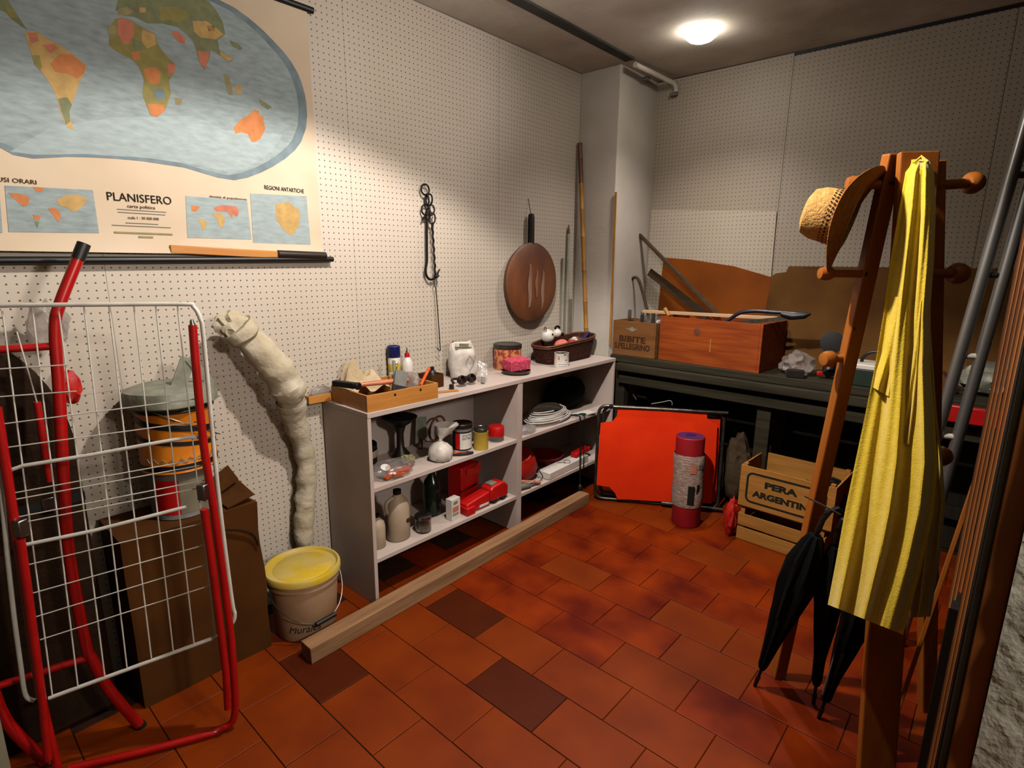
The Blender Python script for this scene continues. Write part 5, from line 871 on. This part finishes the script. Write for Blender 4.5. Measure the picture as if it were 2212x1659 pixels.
# umbrellas
def umbrella(label, p0, p1, ln, rmax, seed, grip=False):
    p0, p1 = V(p0), V(p1); d = (p1 - p0).normalized(); t = thing('umbrella', label, 'umbrella', p0, 'furled black umbrellas under the robe'); b = B(); n = 32; R = []
    for f, r in ((.13, .010), (.16, .015), (.3, rmax * .42), (.5, rmax * .72), (.7, rmax), (.85, rmax * .92), (.97, rmax * .55), (1.0, rmax * .35)):
        e1 = d.orthogonal().normalized(); e2 = d.cross(e1); R.append([b.v(p0 + d * (ln * f) + (e1 * cos(a) + e2 * sin(a)) * r * (1 + .16 * sin(8 * a + f * 5 + seed) + .08 * sin(3 * a + seed))) for a in (2 * pi * i / n for i in range(n))])
    for p, q in zip(R, R[1:]):
        for i in range(n): b.f([p[i], p[(i + 1) % n], q[(i + 1) % n], q[i]])
    b.f(R[0]); b.f(R[-1]); part('canopy', b, M['black'], t); part('shaft', B().cyl(p0 + d * .004, p0 + d * (ln * 1.02), .0055, seg=10), M['iron'], t); part('ferrule', B().cyl(p0, p0 + d * .05, .006, .0085, seg=10), M['dark'], t)
    e = d.orthogonal().normalized(); top = p0 + d * ln * 1.02; part('handle', B().tube([top, top + d * .05, top + d * .085 + e * .012, top + d * .095 + e * .035, top + d * .08 + e * .052], .009, 8), M['dark'], t, 'hooked black handle'); return t
umbrella('black umbrella leaning furthest left, its tip out on the tiles', (-.51, 1.965, .001), (-.385, 1.925, .60), .70, .054, 0); umbrella('black umbrella standing upright in the middle of the three', (-.322, 2.02, .001), (-.312, 1.935, .70), .66, .040, 2); t = umbrella('black umbrella with a grey hem leaning right under the robe', (-.291, 1.96, .001), (-.228, 1.92, .42), .66, .042, 4)
part('grey_hem', B().tube([(-.285, 1.945, .11), (-.272, 1.925, .22), (-.257, 1.91, .34)], .006, 7), M['grey'], t, 'grey folded hem')
t = thing('bent_wire', 'thin bent steel wire poking out left from behind the robe', 'wire', (-.34, 1.90, .70)); part('wire', B().tube([hit(1738, 1072, 1, 1.90), hit(1775, 1090, 1, 1.90), hit(1816, 1112, 1, 1.90)], .0028, 7), M['steel'], t)

# ------------------------------------------------------------------ right edge: steel tubes, mouldings, boards
t = thing('tube_ladder', 'two polished steel tubes joined by clips, leaning at the right edge', 'ladder', (-.18, 2.6, 0)); ta = [(-.215, 2.6, .001), (-.035, 2.6, 2.25)]; tb = [(-.142, 2.62, .001), (.012, 2.62, 2.25)]
part('tube', B().cyl(*ta, .0195, seg=20), M['chrome'], t); part('tube', B().cyl(*tb, .0195, seg=20), M['chrome'], t)
for z in (.55, .92, 1.23, 1.52, 1.85):
    a = V(ta[0]).lerp(V(ta[1]), z / 2.25); c = V(tb[0]).lerp(V(tb[1]), z / 2.25); part('rung', B().cyl(a + (c - a) * .2 + V((0, -.0, 0)), a + (c - a) * .85, .011), M['white'] if z < 1.4 else M['oldsteel'], t, 'pale rung clip')
g = 'picture frame mouldings by the doorway'
labs = ['leftmost of the short brown mouldings standing by the doorway', 'second of the short brown mouldings from the left', 'third short brown moulding, with a dark groove', 'long brown moulding reaching the floor, left of the pair', 'long brown moulding reaching the floor, next to the dark board']
for i, lab in enumerate(labs):
    x = -.004 + .0066 * i; y = 1.50 + .004 * i; z0 = .80 + .02 * i if i < 3 else .0008
    tt = thing('frame_moulding', lab, 'moulding', (x, y, z0), g); part('strip', B().bar((x - .002, y, z0), (x + .001, y, 2.05), .0058, .022, (1, 0, 0)), M['mould'], tt, sm=False, bev=.0015); part('groove', B().bar((x - .0045, y - .0115, z0 + .001), (x - .0015, y - .0115, 2.049), .0016, .002, (1, 0, 0)), M['mouldb'], tt, 'dark groove', sm=False)
solo('moulding_shelf_block', B().bx(-.006, .0135, 1.515, 1.60, .0008, .79), M['darkwood'], 'dark upright block carrying the short mouldings', 'block', sm=False, bev=.002)
solo('gap_board', B().bx(.0295, .0335, 1.52, 1.95, .0008, 2.2), M['darkwood'], 'tall dark board filling the black gap beside the mouldings', 'board', sm=False, bev=.001)  # dark board put in for the black gap at the doorway
solo('slanting_brown_lath', B().bar((-.095, 1.92, .02), (.005, 2.15, 1.02), .03, .012, (0, 1, .1)), M['rack'], 'reddish brown lath slanting up behind the mouldings', 'lath', bev=.002); solo('slanting_wide_plank', B().bar((.03, 2.12, .01), (.11, 2.38, 1.0), .075, .018, (1, 0, 0)), M['plank'], 'wide brown plank slanting behind the reddish lath', 'plank', bev=.003)
